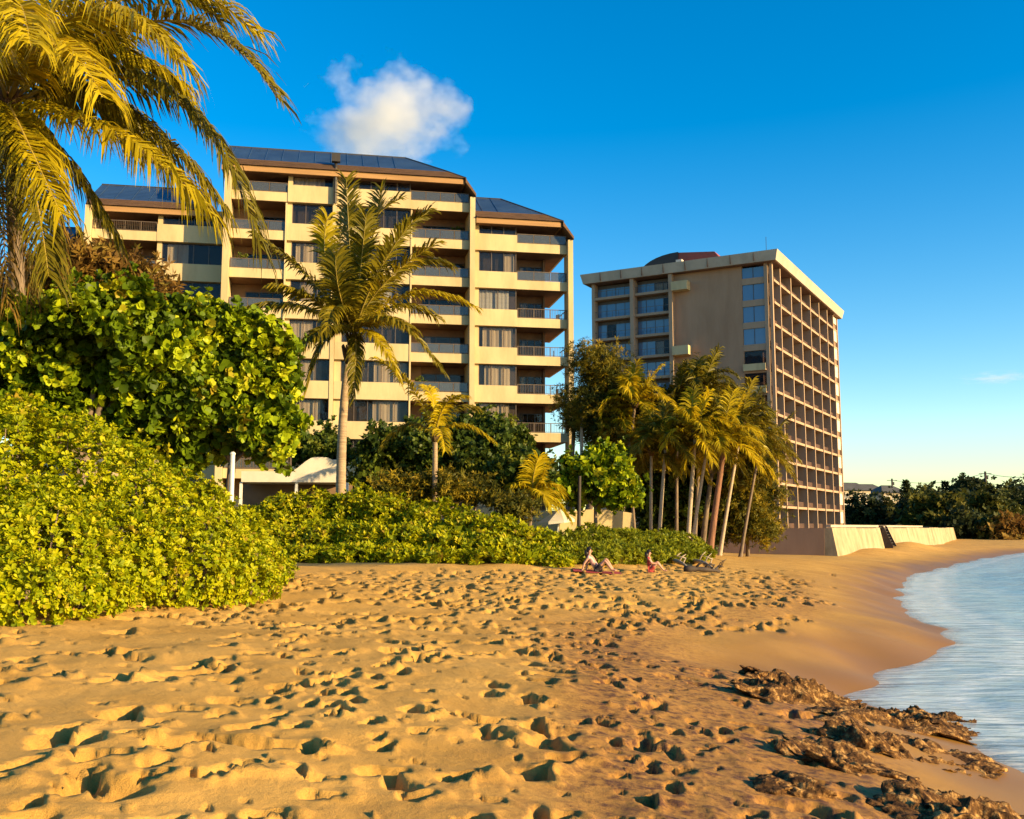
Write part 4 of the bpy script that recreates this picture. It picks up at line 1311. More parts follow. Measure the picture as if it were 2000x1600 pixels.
def mansard(x0, x1, ye, z0, hipr=True, hipl=False, brown=True, depth=17.0, rise=(0.75, 3.2), back=(0.8, 4.9), hip=(1.0, 3.4), rake=None):
    """hipped roof: fascia, brown shingle skirt, slate blue upper slope"""
    zf = z0 + 0.45
    box('fascia', M['fascia'], AB, x0, x1 - (0.9 if hipr else 0), ye, ye + 0.14, z0, zf)
    if hipr:
        box('fascia', M['fascia'], AB, x1 - 0.9, x1 - 0.76, ye + 0.143, ye + depth * 0.5, z0 + 0.002, zf)
    box('eave_soffit', M['soffit'], AB, x0, x1 - 0.9, ye + 0.145, ye + 2.9, z0 + 0.05, z0 + 0.16)
    zs, zr = zf + rise[0], zf + rise[1]
    xl0 = xl1 = xl2 = x0
    e = x1 - 0.7
    a0, a1, a2 = e, e - hip[0], e - hip[1]
    ys = (ye - 0.12, ye + back[0], ye + back[1])
    yb = ye + depth

    def slope(name, m, xa, xb, xc, xd, ya, yc, za, zc, rows, lap):
        # courses of shingles, each a thin tapered board standing a little proud
        mb = MB()
        for i in range(rows):
            f0, f1 = i / rows, (i + 1) / rows
            g = lambda f: (xa + (xc - xa) * f, xb + (xd - xb) * f, ya + (yc - ya) * f, za + (zc - za) * f)
            p, q = g(f0), g(f1)
            b = len(mb.v)
            mb.v += [(p[0], p[2] - lap, p[3]), (p[1], p[2] - lap, p[3]), (q[1], q[2], q[3]), (q[0], q[2], q[3]), (p[0], p[2], p[3] - 0.001), (p[1], p[2], p[3] - 0.001)]
            mb.f += [(b, b + 1, b + 2, b + 3), (b + 4, b + 5, b + 1, b)]
            if hipr:    # hip side courses
                b = len(mb.v)
                mb.v += [(p[1] + lap, p[2], p[3]), (p[1] + lap, yb - (p[2] - ye), p[3]), (q[1], yb - (q[2] - ye), q[3]), (q[1], q[2], q[3])]
                mb.f += [(b, b + 1, b + 2, b + 3)]
        return mb.build(name, m, AB)
    slope('roof_skirt', M['roof_brown'], x0, a0, x0, a1, ys[0], ys[1], zf, zs, 6, 0.05)
    rf = slope('roof', M['roof_blue'], x0, a1, x0, a2, ys[1], ys[2], zs, zr, 10, 0.02)
    top = MB().poly([(x0, ys[2], zr), (a2, ys[2], zr), (a2, yb - back[1], zr), (x0, yb - back[1], zr)], [(0, 1, 2, 3)])
    top.poly([(x0, yb, zf), (a0, yb, zf), (a2, yb - back[1], zr), (x0, yb - back[1], zr)], [(3, 2, 1, 0)])
    if not hipr or True:
        top.poly([(x0, ys[0], zf), (x0, ys[1], zs), (x0, ys[2], zr), (x0, yb - back[1], zr), (x0, yb, zf)], [(0, 1, 2, 3, 4)])
    top.build('roof_deck', M['roof_blue'], AB)
    mb = MB().tube([(a0, ys[0], zf), (a1, ys[1], zs), (a2, ys[2], zr), (x0, ys[2], zr)], 0.08, 6)
    mb.build('ridge_cap', M['darkroof'], AB)
    if rake:
        # roof edge sloping on down to the head of the end fin
        xr, zr_ = rake
        MB().poly([(a0 - 0.02, ys[0] - 0.02, zf), (xr, ys[0] - 0.02, zr_), (xr, yb - 4, zr_), (a0 - 0.02, yb - 4, zf), (a0 - 0.02, ys[0] - 0.02, zf - 0.35), (xr, ys[0] - 0.02, zr_ - 0.22), (xr, yb - 4, zr_ - 0.22), (a0 - 0.02, yb - 4, zf - 0.35)],
                  [(0, 1, 2, 3), (7, 6, 5, 4), (0, 4, 5, 1), (1, 5, 6, 2), (2, 6, 7, 3), (3, 7, 4, 0)]).build('raking_eave', M['roof_brown'], AB)
    # standing seams on the blue slope
    seam = MB().tube([(0, ys[1] - 0.02, zs + 0.02), (0, ys[2] - 0.02, zr + 0.02)], 0.03, 4).mesh('seam')
    for x in np.arange(x0 + 0.6, a2, 1.25):
        link('seam', seam, M['roof_blue'], rf).location = (x, 0, 0)


mansard(-22.75, -3.5, -0.5, 30.0, hip=(1.3, 4.4), rake=(-3.38, 29.25))
mansard(-3.34, 4.35, -0.5, 26.95, hip=(1.3, 4.2), rake=(4.5, 26.2))
mansard(-32.75, -22.62, 1.7, 26.95, hip=(1.2, 1.3), hipr=False)
mansard(-36.6, -32.76, 4.0, 23.9, hip=(1.2, 1.3), hipr=False)
# lowest storey behind the planting
box('plinth', M['cream'], AB, -36.4, 4.0, -0.1, 0.35, 2.5, 3.9)

# balcony furniture
def local_to_world(x, y, z):
    return (0.4 + x * math.cos(AA) - y * math.sin(AA), 78.0 + x * math.sin(AA) + y * math.cos(AA), z)


for lab, x, y, k, rz, mt in [('pale balcony chair on the open corner balcony three floors below the right roof', 3.3, 0.9, 3, 0.4, 'whiteframe'),
                             ('pale balcony chair on the open corner balcony four floors below the right roof', 2.9, 0.8, 2, -0.3, 'whiteframe'),
                             ('brown balcony chair on the open corner balcony five floors below the right roof', 3.2, 0.9, 1, 0.2, 'wood'),
                             ('brown chair on the balcony right of the coconut crown', -6.0, 1.0, 1, 0.1, 'wood'),
                             ('white chair on the top balcony at the right of the middle bay', -5.2, 0.9, 6, -0.2, 'whiteframe')]:
    ch = thing('balcony_chair', lab, 'chair', local_to_world(x, y, zb(k) + 0.302), AA + rz, 'balcony chairs')
    box('seat', M[mt], ch, -0.25, 0.25, -0.25, 0.25, 0.42, 0.47)
    box('backrest', M[mt], ch, 0.2, 0.25, -0.25, 0.25, 0.473, 1.0)
    for lx in (-0.24, 0.19):
        for ly in (-0.24, 0.19):
            box('leg', M[mt], ch, lx, lx + 0.05, ly, ly + 0.05, 0.0, 0.418)
for lab, x, y, k, sd_ in [('potted plant on the balcony second up at the right of the middle bay', -7.6, 0.7, 1, 91), ('potted plant in the corner of the high balcony under the middle roof', -4.6, 0.7, 5, 92), ('potted plant on the left balcony of the middle bay', -21.2, 0.7, 4, 93)]:
    r = np.random.default_rng(sd_)
    pl = thing('potted_plant', lab, 'plant', local_to_world(x, y, zb(k) + 0.302), 0, 'balcony plants')
    MB().tube([(0, 0, 0), (0, 0, 0.4)], [0.17, 0.24], 12).build('pot', M['redbark'], pl)
    pos = r.normal(size=(40, 3)) * np.array([0.28, 0.28, 0.35]) + np.array([0, 0, 0.95])
    foliage('foliage', M['shrub'], pl, [rosettes(pos, up_mix(pos - np.array([0, 0, 0.6]), r, 0.4, 0.4), 6, 0.3, 0.1, 1.0, r, LEAF_LN4)])

# ------------------------------------------------------------------ hotel tower
TB = thing('hotel_tower', 'tall tan tower with gridded sea facade and overhanging pale roof edge', 'building', (31.92, 122.0, 0), math.atan2(eby, ebx))
FL = [2.85 + 2.80 * k for k in range(12)] + [35.8]     # floor levels, last = roof slab underside
TOPZ = 35.8
LX, LY = 38.5, 24.0
box('core', M['brownwall'], TB, 2.2, LX - 0.5, 1.9, LY - 2.0, 2.5, TOPZ - 0.05)
# roof edge: sloped-back parapet slab
o0, o1 = 1.0, 1.3
pz0, pz1 = TOPZ, TOPZ + 1.25
pts = [(-o0, -o0, pz0), (LX + o0, -o0, pz0), (LX + o0, LY + o0, pz0), (-o0, LY + o0, pz0), (-o1, -o1, pz1), (LX + o1, -o1, pz1), (LX + o1, LY + o1, pz1), (-o1, LY + o1, pz1)]
pr = MB().poly(pts, [(0, 3, 2, 1), (4, 5, 6, 7), (0, 1, 5, 4), (1, 2, 6, 5), (2, 3, 7, 6), (3, 0, 4, 7)]).build('roof_slab', M['parapet'], TB)
for i in range(1, 9):
    q = -o1 + (LY + 2 * o1) * i / 9
    box('joint', M['soffit'], pr, -o1 - 0.012, -o0 + 0.3, q, q + 0.04, pz0 + 0.1, pz1 - 0.003)
box('eave_soffit', M['soffit'], TB, -0.85, LX + 0.85, -0.85, LY + 0.85, TOPZ - 0.06, TOPZ - 0.004)
# penthouse
mb = MB().poly([(3, 6.5, pz1), (3, 12.9, pz1), (9, 12.9, pz1), (9, 6.5, pz1), (3.2, 8.0, pz1 + 2.0), (3.2, 12.9, pz1 + 2.5), (9, 12.9, pz1 + 2.5), (9, 8.0, pz1 + 2.0)], [(0, 1, 5, 4), (1, 2, 6, 5), (2, 3, 7, 6), (3, 0, 4, 7), (4, 5, 6, 7)])
mb.build('penthouse', M['redroof'], TB)
n = 9
mb = MB()
for i in range(n):
    a = R(180) * i / (n - 1) * 0.5
    mb.v += [(3.0, 12.95 + 5.5 * math.sin(a), pz1 + 2.55 * math.cos(a)), (9.0, 12.95 + 5.5 * math.sin(a), pz1 + 2.55 * math.cos(a))]
mb.v += [(3.0, 12.95, pz1), (9.0, 12.95, pz1)]
mb.f += [(2 * i, 2 * i + 2, 2 * i + 3, 2 * i + 1) for i in range(n - 1)]
mb.f += [tuple([2 * n] + [2 * i for i in range(n - 1, -1, -1)])]
mb.build('plant_room', M['darkroof'], TB)
box('vent_box', M['white'], TB, 1.2, 2.0, 11.8, 12.6, pz1, pz1 + 1.0)
mb = MB().tube([(0.5, 0.5, pz1), (0.5, 0.5, pz1 + 2.2)], 0.03, 5)
mb.build('aerial', M['wire'], TB)

# --- shaded front: blank wall, stair glazing, recessed glass bays
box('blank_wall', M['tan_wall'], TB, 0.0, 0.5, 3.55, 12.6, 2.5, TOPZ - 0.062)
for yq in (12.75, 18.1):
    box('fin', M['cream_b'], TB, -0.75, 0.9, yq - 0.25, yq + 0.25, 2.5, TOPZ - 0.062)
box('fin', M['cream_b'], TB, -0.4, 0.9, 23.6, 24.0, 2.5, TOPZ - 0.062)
for k in range(0, 13):
    z0, z1 = FL[k], (FL[k + 1] if k < 12 else TOPZ)
    if k < 12:
        for ya, yb in ((13.0, 17.85), (18.35, 23.6)):
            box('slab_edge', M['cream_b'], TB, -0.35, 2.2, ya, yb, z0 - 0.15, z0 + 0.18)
            # glazing facing -x: build in a turned holder
            h = bpy.data.objects.new('glazing', None); C.objects.link(h); h.parent = TB
            h.location = (0.75, yb, 0); h.rotation_euler = (0, 0, R(-90))
            cur = random.choice([None, None, 'curtain2', 'curtain'])
            w = yb - ya
            mbw = MB()
            panes = 4
            xs = np.linspace(0, w - 0.06, panes + 1)
            mbw.box(0, w, -0.04, 0.06, z0 + 0.19, z0 + 0.25).box(0, w, -0.04, 0.06, z1 - 0.65, z1 - 0.2)
            for q in xs:
                mbw.box(q, q + 0.06, -0.037, 0.057, z0 + 0.25, z1 - 0.65)
            mbw.build('window_frame', M['frame'], h)
            for i in range(panes):
                box('pane', M['bluepane' if random.random() < 0.65 else 'pane'], h, xs[i] + 0.06, xs[i + 1], 0, 0.02, z0 + 0.25, z1 - 0.65)
            box('room', M['room'], h, 0, w, 0.6, 0.65, z0 + 0.2, z1 - 0.2)
            if cur:
                cc_ = link('curtain', curtain_mesh(w * 0.45, z1 - z0 - 0.95), M[cur], h)
                cc_.location = (w * random.uniform(0.05, 0.5), 0.2, z0 + 0.26)
            rl = MB()
            rl.box(-0.28, -0.24, ya, yb, z0 + 0.98, z0 + 1.03)
            for q in np.arange(ya, yb, 0.9):
                rl.box(-0.275, -0.245, q, q + 0.03, z0 + 0.18, z0 + 0.98)
            rl.build('railing', M['bronze'], TB)
    # small balconies on the blank wall every other floor pair
    if k in (2, 5, 8, 11):
        bal = box('small_balcony', M['cream'], TB, -1.3, -0.002, 10.3, 12.45, z0 - 0.25, z0 - 0.05)
        box('balcony_front', M['cream'], bal, 0.0, 0.1, 0.0, 2.15, 0.203, 1.15)
        box('balcony_side', M['cream'], bal, 0.103, 1.29, 0.0, 0.1, 0.203, 1.15)
    # stair tower glazing and balconies
    if k < 12:
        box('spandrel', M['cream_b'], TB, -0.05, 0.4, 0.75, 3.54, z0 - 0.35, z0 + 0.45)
        if k >= 8:
            for ya in (0.78, 2.18):
                box('blue_window', M['bluepane'], TB, 0.1, 0.13, ya, ya + 1.33, z0 + 0.453, z1 - 0.353)
            box('window_post', M['frame'], TB, 0.06, 0.2, 2.113, 2.177, z0 + 0.453, z1 - 0.353)
        else:
            bl_ = box('balcony_front', M['cream'], TB, -0.55, -0.45, 0.75, 3.54, z0 - 0.1, z0 + 0.75)
            box('balcony_floor', M['cream_b'], bl_, 0.103, 0.398, 0.0, 2.79, 0.0, 0.15)
            box('stair_window', M['pane'], TB, 0.15, 0.18, 0.78, 3.5, z0 + 0.453, z1 - 0.353)
            box('room', M['room'], TB, 0.9, 0.95, 0.75, 3.54, z0 + 0.45, z1 - 0.35)
box('corner_column', M['cream_b'], TB, -0.15, 0.5, 0.3, 0.742, 2.5, TOPZ - 0.062)
box('corner_column', M['cream_b'], TB, 0.0, 0.45, -0.25, 0.1, 2.5, TOPZ - 0.062)

# --- sea facade: slabs, fins and recessed louvred bays
xcols = [3.1 + 5.55 * i for i in range(6)]         # 3.1 .. 30.85
for k in range(12):
    z0, z1 = FL[k], FL[k + 1]
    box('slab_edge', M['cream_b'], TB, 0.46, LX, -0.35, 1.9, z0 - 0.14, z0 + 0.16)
    edges = [0.46] + xcols + [35.2, LX]
    for i in range(len(edges) - 1):
        a, b = edges[i] + (0.3 if i else 0.0), edges[i + 1]
        zt = z1 - 0.145
        if i == len(edges) - 2:
            box('white_panel', M['white'], TB, a, b, -0.3, -0.22, z0 + 0.95, zt)
            box('rail_panel', M['brownwall'], TB, a, b, -0.2, -0.12, z0 + 0.165, z0 + 0.94)
            continue
        box('bay_back', M['louvre'], TB, a, b, 1.3, 1.36, z0 + 0.165, zt)
        box('rail_panel', M['louvre'], TB, a + 0.002, b - 0.002, 0.1, 0.14, z0 + 0.25, z0 + 0.85)
        # louvre blades
    mb = MB()
    for zz in np.arange(z0 + 0.3, z1 - 0.25, 0.24):
        mb.box(0.6, 35.1, 1.18, 1.28, zz, zz + 0.05)
    lo_ = mb.build('louvre_blades', M['louvre'], TB)
for i, x in enumerate(xcols + [35.2]):
    box('fin', M['cream_b'], TB, x, x + 0.298, -0.45, 1.9, 2.5, TOPZ - 0.064)
box('fin', M['cream_b'], TB, LX - 0.3, LX + 0.05, -0.46, 1.9, 2.5, TOPZ - 0.064)

# ------------------------------------------------------------------ sea wall
SW = thing('sea_wall', 'sloping cream concrete sea wall at the foot of the tower', 'wall', (W0[0], W0[1], 0), math.atan2(eby, ebx))
# sunlit sea face in cast bays with slight batter, local x along the wall, y inland
nb_ = 9
for i in range(nb_):
    a, b = i * 11.0, i * 11.0 + 10.97
    if i == 0:
        a = -0.6
    zt = 3.15 - 0.05 * (i % 2)
    pts = [(a, -0.75, -0.5), (b, -0.75, -0.5), (b, 0.6, -0.5), (a, 0.6, -0.5), (a + (0.62 if i == 0 else 0), 0.0, zt), (b, 0.0, zt), (b, 0.6, zt), (a + (0.62 if i == 0 else 0), 0.6, zt)]
    MB().poly(pts, [(0, 3, 2, 1), (4, 5, 6, 7), (0, 1, 5, 4), (1, 2, 6, 5), (2, 3, 7, 6), (3, 0, 4, 7)]).build('wall_panel', M['seawall'], SW)
pts = [(-0.62, 0.603, -0.5), (0.0, 0.603, 3.12), (0.6, 0.603, 3.12), (0.6, 0.603, -0.5), (-0.62, 22, -0.5), (0.0, 22, 3.12), (0.6, 22, 3.12), (0.6, 22, -0.5)]
MB().poly(pts, [(0, 1, 5, 4), (1, 2, 6, 5), (2, 3, 7, 6), (0, 3, 2, 1), (4, 5, 6, 7)]).build('return_wall', M['tan_wall'], SW)
MB().box(0.1, 60, 0.1, 0.5, 3.2, 3.42).build('coping', M['parapet'], SW)

st = thing('beach_steps', 'dark timber steps standing against the sunlit sea wall', 'steps', (W0[0] + 25.5 * ebx + 0.75 * eby, W0[1] + 25.5 * eby - 0.75 * ebx, 0), math.atan2(eby, ebx))
st.scale = (1.0, 0.5, 1.0)
for i in range(8):
    box('tread', M['darkwood'], st, -1.1, 1.1, -0.9 + i * 0.24, -0.62 + i * 0.24, 0.9 + i * 0.30, 0.97 + i * 0.30)
for sx in (-1.2, 1.103):
    MB().poly([(sx, -1.05, 0.3), (sx, 1.15, 0.3), (sx, 1.15, 3.3), (sx, 0.75, 3.3), (sx, -1.05, 1.2), (sx + 0.1, -1.05, 0.3), (sx + 0.1, 1.15, 0.3), (sx + 0.1, 1.15, 3.3), (sx + 0.1, 0.75, 3.3), (sx + 0.1, -1.05, 1.2)],
              [(4, 3, 2, 1, 0), (5, 6, 7, 8, 9), (0, 1, 6, 5), (1, 2, 7, 6), (2, 3, 8, 7), (3, 4, 9, 8), (4, 0, 5, 9)]).build('side_panel', M['darkwood'], st)
box('back_board', M['darkwood'], st, -1.095, 1.1, 1.0, 1.1, 0.3, 3.2)
box('landing', M['darkwood'], st, -1.25, 1.25, 0.85, 1.6, 3.305, 3.4)

# ------------------------------------------------------------------ terrace canopy, garden wall, parasol, post
p = at(568, 940, 52)
tc = thing('terrace_canopy', 'low white terrace canopy with raised end left of the coconut trunk', 'canopy', (p[0], 52, 0), R(6))
zc = p[2]
n = 24
xs = np.linspace(-2.5, 2.5, n)
hump = 0.15 + 0.75 * sstep(-0.1, 1.2, xs) - 0.12 * sstep(1.8, 2.0, xs)
mb = MB()
for x, h in zip(xs, hump):
    mb.v += [(x, 0, zc - 0.05), (x, 0, zc + 0.35 + h), (x, 3.0, zc + 0.35 + h), (x, 3.0, zc - 0.05)]
for i in range(n - 1):
    a = 4 * i
    mb.f += [(a, a + 4, a + 5, a + 1), (a + 1, a + 5, a + 6, a + 2), (a + 2, a + 6, a + 7, a + 3), (a + 3, a + 7, a + 4, a)]
mb.f += [(0, 1, 2, 3), (4 * n - 1, 4 * n - 2, 4 * n - 3, 4 * n - 4)]
mb.build('canopy_roof', M['white'], tc)
for x in (-2.6, 0.2, 2.8):
    box('post', M['whiteframe'], tc, x, x + 0.14, 0.15, 0.29, gz(p[0], 52) - 0.2, zc - 0.053)
box('back_wall', M['brownwall'], tc, -2.8, 3.0, 2.7, 2.9, gz(p[0], 52) - 0.2, zc - 0.054)
rl = MB()
rl.box(-2.9, 0.0, 0.02, 0.08, zc + 1.25, zc + 1.31).box(-2.9, 0.0, 0.03, 0.07, zc + 0.62, zc + 0.66)
for x in np.arange(-2.9, 0.0, 0.16):
    rl.box(x, x + 0.03, 0.035, 0.065, zc + 0.66, zc + 1.25)
for x in (-2.9, -1.5, -0.08):
    rl.box(x, x + 0.08, 0.01, 0.09, zc + 0.4, zc + 1.3)
rl.build('railing', M['bronze'], tc)

p = at(1165, 1035, 62)
gw = thing('garden_wall', 'cream garden wall glimpsed behind the twin dark trunks', 'wall', (p[0], 62, 0), R(8))
mb = MB()
xs = np.linspace(-2.3, 2.3, 13)
for x in xs:
    h = at(1165, 1003, 62)[2] + 0.25 * math.cos(x * 0.65)
    mb.v += [(x, 0, 2.0), (x, 0, h), (x, 0.35, h), (x, 0.35, 2.0)]
for i in range(12):
    a = 4 * i
    mb.f += [(a, a + 4, a + 5, a + 1), (a + 1, a + 5, a + 6, a + 2), (a + 2, a + 6, a + 7, a + 3)]
mb.f += [(0, 1, 2, 3), (51, 50, 49, 48)]
mb.build('wall_face', M['cream'], gw)
box('plinth', M['cream_b'], gw, -2.35, 2.35, -0.06, 0.4, 1.9, 2.25)

p = at(1085, 1012, 58)
pa = thing('parasol', 'white slanted parasol behind the right end of the hedge', 'parasol', (p[0], 58, gz(p[0], 58)))
zc = p[2] - gz(p[0], 58)
mb = MB()
ap = (0.25, 0, zc + 0.55)
rim = []
for i in range(8):
    a = i * math.pi / 4 + 0.39
    rim.append((1.15 * math.cos(a), 1.15 * math.sin(a), zc - 0.18 + 0.12 * math.cos(a)))
mb.v += [ap] + rim + [(x, y, z - 0.14) for x, y, z in rim]
for i in range(8):
    j = (i + 1) % 8
    mb.f += [(0, 1 + i, 1 + j), (1 + i, 9 + i, 9 + j, 1 + j)]
mb.build('canopy', M['white'], pa)
MB().tube([(0.0, 0, -0.1), (0.25, 0, zc + 0.6)], 0.03, 8).build('pole', M['whiteframe'], pa)
mb = MB()
for q in rim:
    mb.tube([(ap[0], ap[1], ap[2] - 0.05), (q[0], q[1], q[2] - 0.03)], 0.012, 4)
mb.build('ribs', M['bronze'], pa)

b = base_at(454, 29.5)
wp = thing('marker_post', 'white post beside the pale trunk under the broadleaf tree', 'post', b)
hz = at(454, 888, 29.5)[2] - b[2]
MB().tube([(0, 0, -0.2), (0, 0, hz)], 0.07, 12).build('shaft', M['whiteframe'], wp)
MB().tube([(0, 0, hz), (0, 0, hz + 0.04), (0, 0, hz + 0.08)], [0.085, 0.085, 0.04], 12).build('cap', M['whiteframe'], wp)


# ------------------------------------------------------------------ people
def skin_body(name, parent, joints, edges, m, sub=2):
    """one continuous body grown from a skeleton: joints {name: (pos, radius)}"""
    keys = list(joints)
    me = bpy.data.meshes.new(name)
    me.from_pydata([joints[k_][0] for k_ in keys], [(keys.index(a), keys.index(b)) for a, b in edges], [])
    o = link(name, me, m, parent)
    md = o.modifiers.new('skin', 'SKIN')
    for i, k_ in enumerate(keys):
        rv = joints[k_][1]
        me.skin_vertices[0].data[i].radius = (rv, rv) if not isinstance(rv, tuple) else rv
        me.skin_vertices[0].data[i].use_root = (k_ == 'pelvis')
    md.use_smooth_shade = True
    s = o.modifiers.new('sub', 'SUBSURF')
    s.levels = s.render_levels = sub
    return o


def add_skin(name):
    pass


def person(label, loc, rz, J, shirt, shorts, scale=1.0):
    root = thing('person', label, 'person', loc, rz)
    root.scale = (scale,) * 3
    E = [('pelvis', 'waist'), ('waist', 'chest'), ('chest', 'neck'), ('neck', 'jaw'), ('jaw', 'head'), ('head', 'crown')]
    for s in ('l', 'r'):
        E += [('chest', 'sh' + s), ('sh' + s, 'el' + s), ('el' + s, 'wr' + s), ('wr' + s, 'hd' + s), ('pelvis', 'hp' + s), ('hp' + s, 'kn' + s), ('kn' + s, 'an' + s), ('an' + s, 'to' + s)]
        for f in range(5):
            E += [('hd' + s, 'f%d%s' % (f, s))]
            h, w = Vector(J['hd' + s][0]), Vector(J['wr' + s][0])
            d = (h - w).normalized()
            sd_ = d.cross(Vector((0, 0, 1))).normalized() if abs(d.z) < 0.9 else Vector((0, 1, 0))
            q = h + d * (0.085 - 0.012 * abs(f - 2)) + sd_ * (f - 2) * 0.02 if f else h + d * 0.03 + sd_ * -0.055
            J['f%d%s' % (f, s)] = (tuple(q), 0.0085)
    body = skin_body('body', root, J, E, M['skin'])
    # nose and ears on the face, hair, clothing as parts
    hd = Vector(J['head'][0])
    fw = (Vector(J['to l'.replace(' ', '')][0]) - Vector(J['pelvis'][0])); fw.z = 0; fw.normalize()
    sdv = fw.cross(Vector((0, 0, 1)))
    mb = MB()
    mb.tube([hd + fw * 0.075 + Vector((0, 0, 0.02)), hd + fw * 0.115 - Vector((0, 0, 0.02)), hd + fw * 0.085 - Vector((0, 0, 0.035))], [0.012, 0.017, 0.012], 6)
    for s in (-1, 1):
        c = hd + sdv * s * 0.085 - Vector((0, 0, 0.01))
        mb.tube([c - fw * 0.01 - Vector((0, 0, 0.03)), c + sdv * s * 0.012, c + Vector((0, 0, 0.03))], [0.008, 0.016, 0.01], 6)
    mb.build('face', M['skin'], body, True)
    mb = MB()
    for s in (-1, 1):
        e = hd + fw * 0.088 + sdv * s * 0.033 + Vector((0, 0, 0.015))
        mb.tube([e - sdv * 0.014, e, e + sdv * 0.014], [0.004, 0.01, 0.004], 6)
    mb.tube([hd + fw * 0.085 - sdv * 0.022 - Vector((0, 0, 0.06)), hd + fw * 0.092 - Vector((0, 0, 0.06)), hd + fw * 0.085 + sdv * 0.022 - Vector((0, 0, 0.06))], [0.004, 0.008, 0.004], 6)
    mb.build('eyes_and_mouth', M['hair'], body, True)
    # hair: cap of a sphere with length down the back
    n1, n2 = 12, 18
    mb = MB()
    for i in range(n1):
        ph = R(90) - R(118) * i / (n1 - 1)
        for j in range(n2):
            a = 2 * math.pi * j / n2
            f = math.cos(a)
            ph2 = ph if f < 0.2 else max(ph, R(28))
            rr_ = 0.118 + 0.012 * math.sin(5 * a + i)
            mb.v.append(tuple(hd + Vector((0, 0, 0.03)) + (fw * math.cos(a) * 0.95 + sdv * math.sin(a) * 0.85) * rr_ * math.cos(ph2) + Vector((0, 0, 1)) * rr_ * 1.08 * math.sin(ph2)))
    for i in range(n1 - 1):
        for j in range(n2):
            j2 = (j + 1) % n2
            mb.f.append((i * n2 + j, i * n2 + j2, (i + 1) * n2 + j2, (i + 1) * n2 + j))
    mb.tube([hd - fw * 0.09 + Vector((0, 0, 0.02)), hd - fw * 0.12 - Vector((0, 0, 0.12)), hd - fw * 0.11 - Vector((0, 0, 0.26))], [0.085, 0.08, 0.03], 8)
    mb.build('hair', M['hair'], body, True)
    # garments: slightly larger skin shells over torso and thighs
    g = {k_: (J[k_][0], tuple(v + 0.012 for v in J[k_][1]) if isinstance(J[k_][1], tuple) else J[k_][1] + 0.012) for k_ in ('pelvis', 'waist', 'chest')}
    for s in ('l', 'r'):
        a, b_ = Vector(J['sh' + s][0]), Vector(J['el' + s][0])
        g['sh' + s] = (J['sh' + s][0], 0.072)
        g['sl' + s] = (tuple(a.lerp(b_, 0.35)), 0.066)
    skin_body('top', body, g, [('pelvis', 'waist'), ('waist', 'chest'), ('chest', 'shl'), ('chest', 'shr'), ('shl', 'sll'), ('shr', 'slr')], shirt)
    g = {'pelvis': (J['pelvis'][0], (0.155, 0.135))}
    for s in ('l', 'r'):
        a, b_ = Vector(J['hp' + s][0]), Vector(J['kn' + s][0])
        g['hp' + s] = (J['hp' + s][0], 0.108)
        g['th' + s] = (tuple(a.lerp(b_, 0.55)), 0.095)
    skin_body('shorts', body, g, [('pelvis', 'hpl'), ('pelvis', 'hpr'), ('hpl', 'thl'), ('hpr', 'thr')], shorts)
    return root


def seated(lean, knee_up, arm_back):
    """joints of a seated figure facing +x, seat on z=0"""
    J = {}
    px = Vector((0, 0, 0.12))
    dr = Vector((-math.sin(lean), 0, math.cos(lean)))
    J['pelvis'] = (tuple(px), (0.14, 0.12))
    J['waist'] = (tuple(px + dr * 0.20), (0.125, 0.105))
    J['chest'] = (tuple(px + dr * 0.42), (0.155, 0.115))
    nk = px + dr * 0.58
    J['neck'] = (tuple(nk), 0.055)
    hd = nk + Vector((0.02, 0, 0.15))
    J['jaw'] = (tuple(nk + Vector((0.03, 0, 0.07))), (0.062, 0.065))
    J['head'] = (tuple(hd), (0.088, 0.098))
    J['crown'] = (tuple(hd + Vector((-0.01, 0, 0.08))), 0.06)
    for s, sg in (('l', 1), ('r', -1)):
        sh = px + dr * 0.50 + Vector((0, sg * 0.19, 0))
        J['sh' + s] = (tuple(sh), 0.058)
        if arm_back:
            J['el' + s] = ((sh.x - 0.16, sg * 0.26, sh.z - 0.24), 0.043)
            J['wr' + s] = ((sh.x - 0.22, sg * 0.28, 0.07), 0.032)
            J['hd' + s] = ((sh.x - 0.26, sg * 0.29, 0.03), 0.034)
        else:
            J['el' + s] = ((sh.x + 0.14, sg * 0.24, sh.z - 0.22), 0.043)
            J['wr' + s] = ((sh.x + 0.36, sg * 0.16, sh.z - 0.24), 0.032)
            J['hd' + s] = ((sh.x + 0.43, sg * 0.14, sh.z - 0.25), 0.034)
        ku = knee_up if s == 'l' else knee_up * 0.8
        J['hp' + s] = ((0.04, sg * 0.10, 0.12), 0.095)
        J['kn' + s] = ((0.42 - 0.1 * ku, sg * 0.14, 0.14 + 0.36 * ku), 0.06)
        J['an' + s] = ((0.74 - 0.18 * ku, sg * 0.15, 0.075), 0.042)
        J['to' + s] = ((0.90 - 0.18 * ku, sg * 0.17, 0.04 + 0.08 * (1 - ku)), 0.035)
    return J


q = gpt(1166, 1118)
person('dark haired person in a pink top leaning back on the sand with bent knees', (q[0], q[1], q[2] + 0.02), R(-18), seated(0.55, 0.95, True), M['pinkcloth'], M['blackcloth'], 1.0)
PQ = q
q = gpt(1270, 1118)
person('smaller person in a dark red top sitting near the driftwood', (q[0], q[1], q[2] + 0.02), R(-10), seated(0.12, 0.9, False), M['redcloth'], M['redcloth'], 0.86)
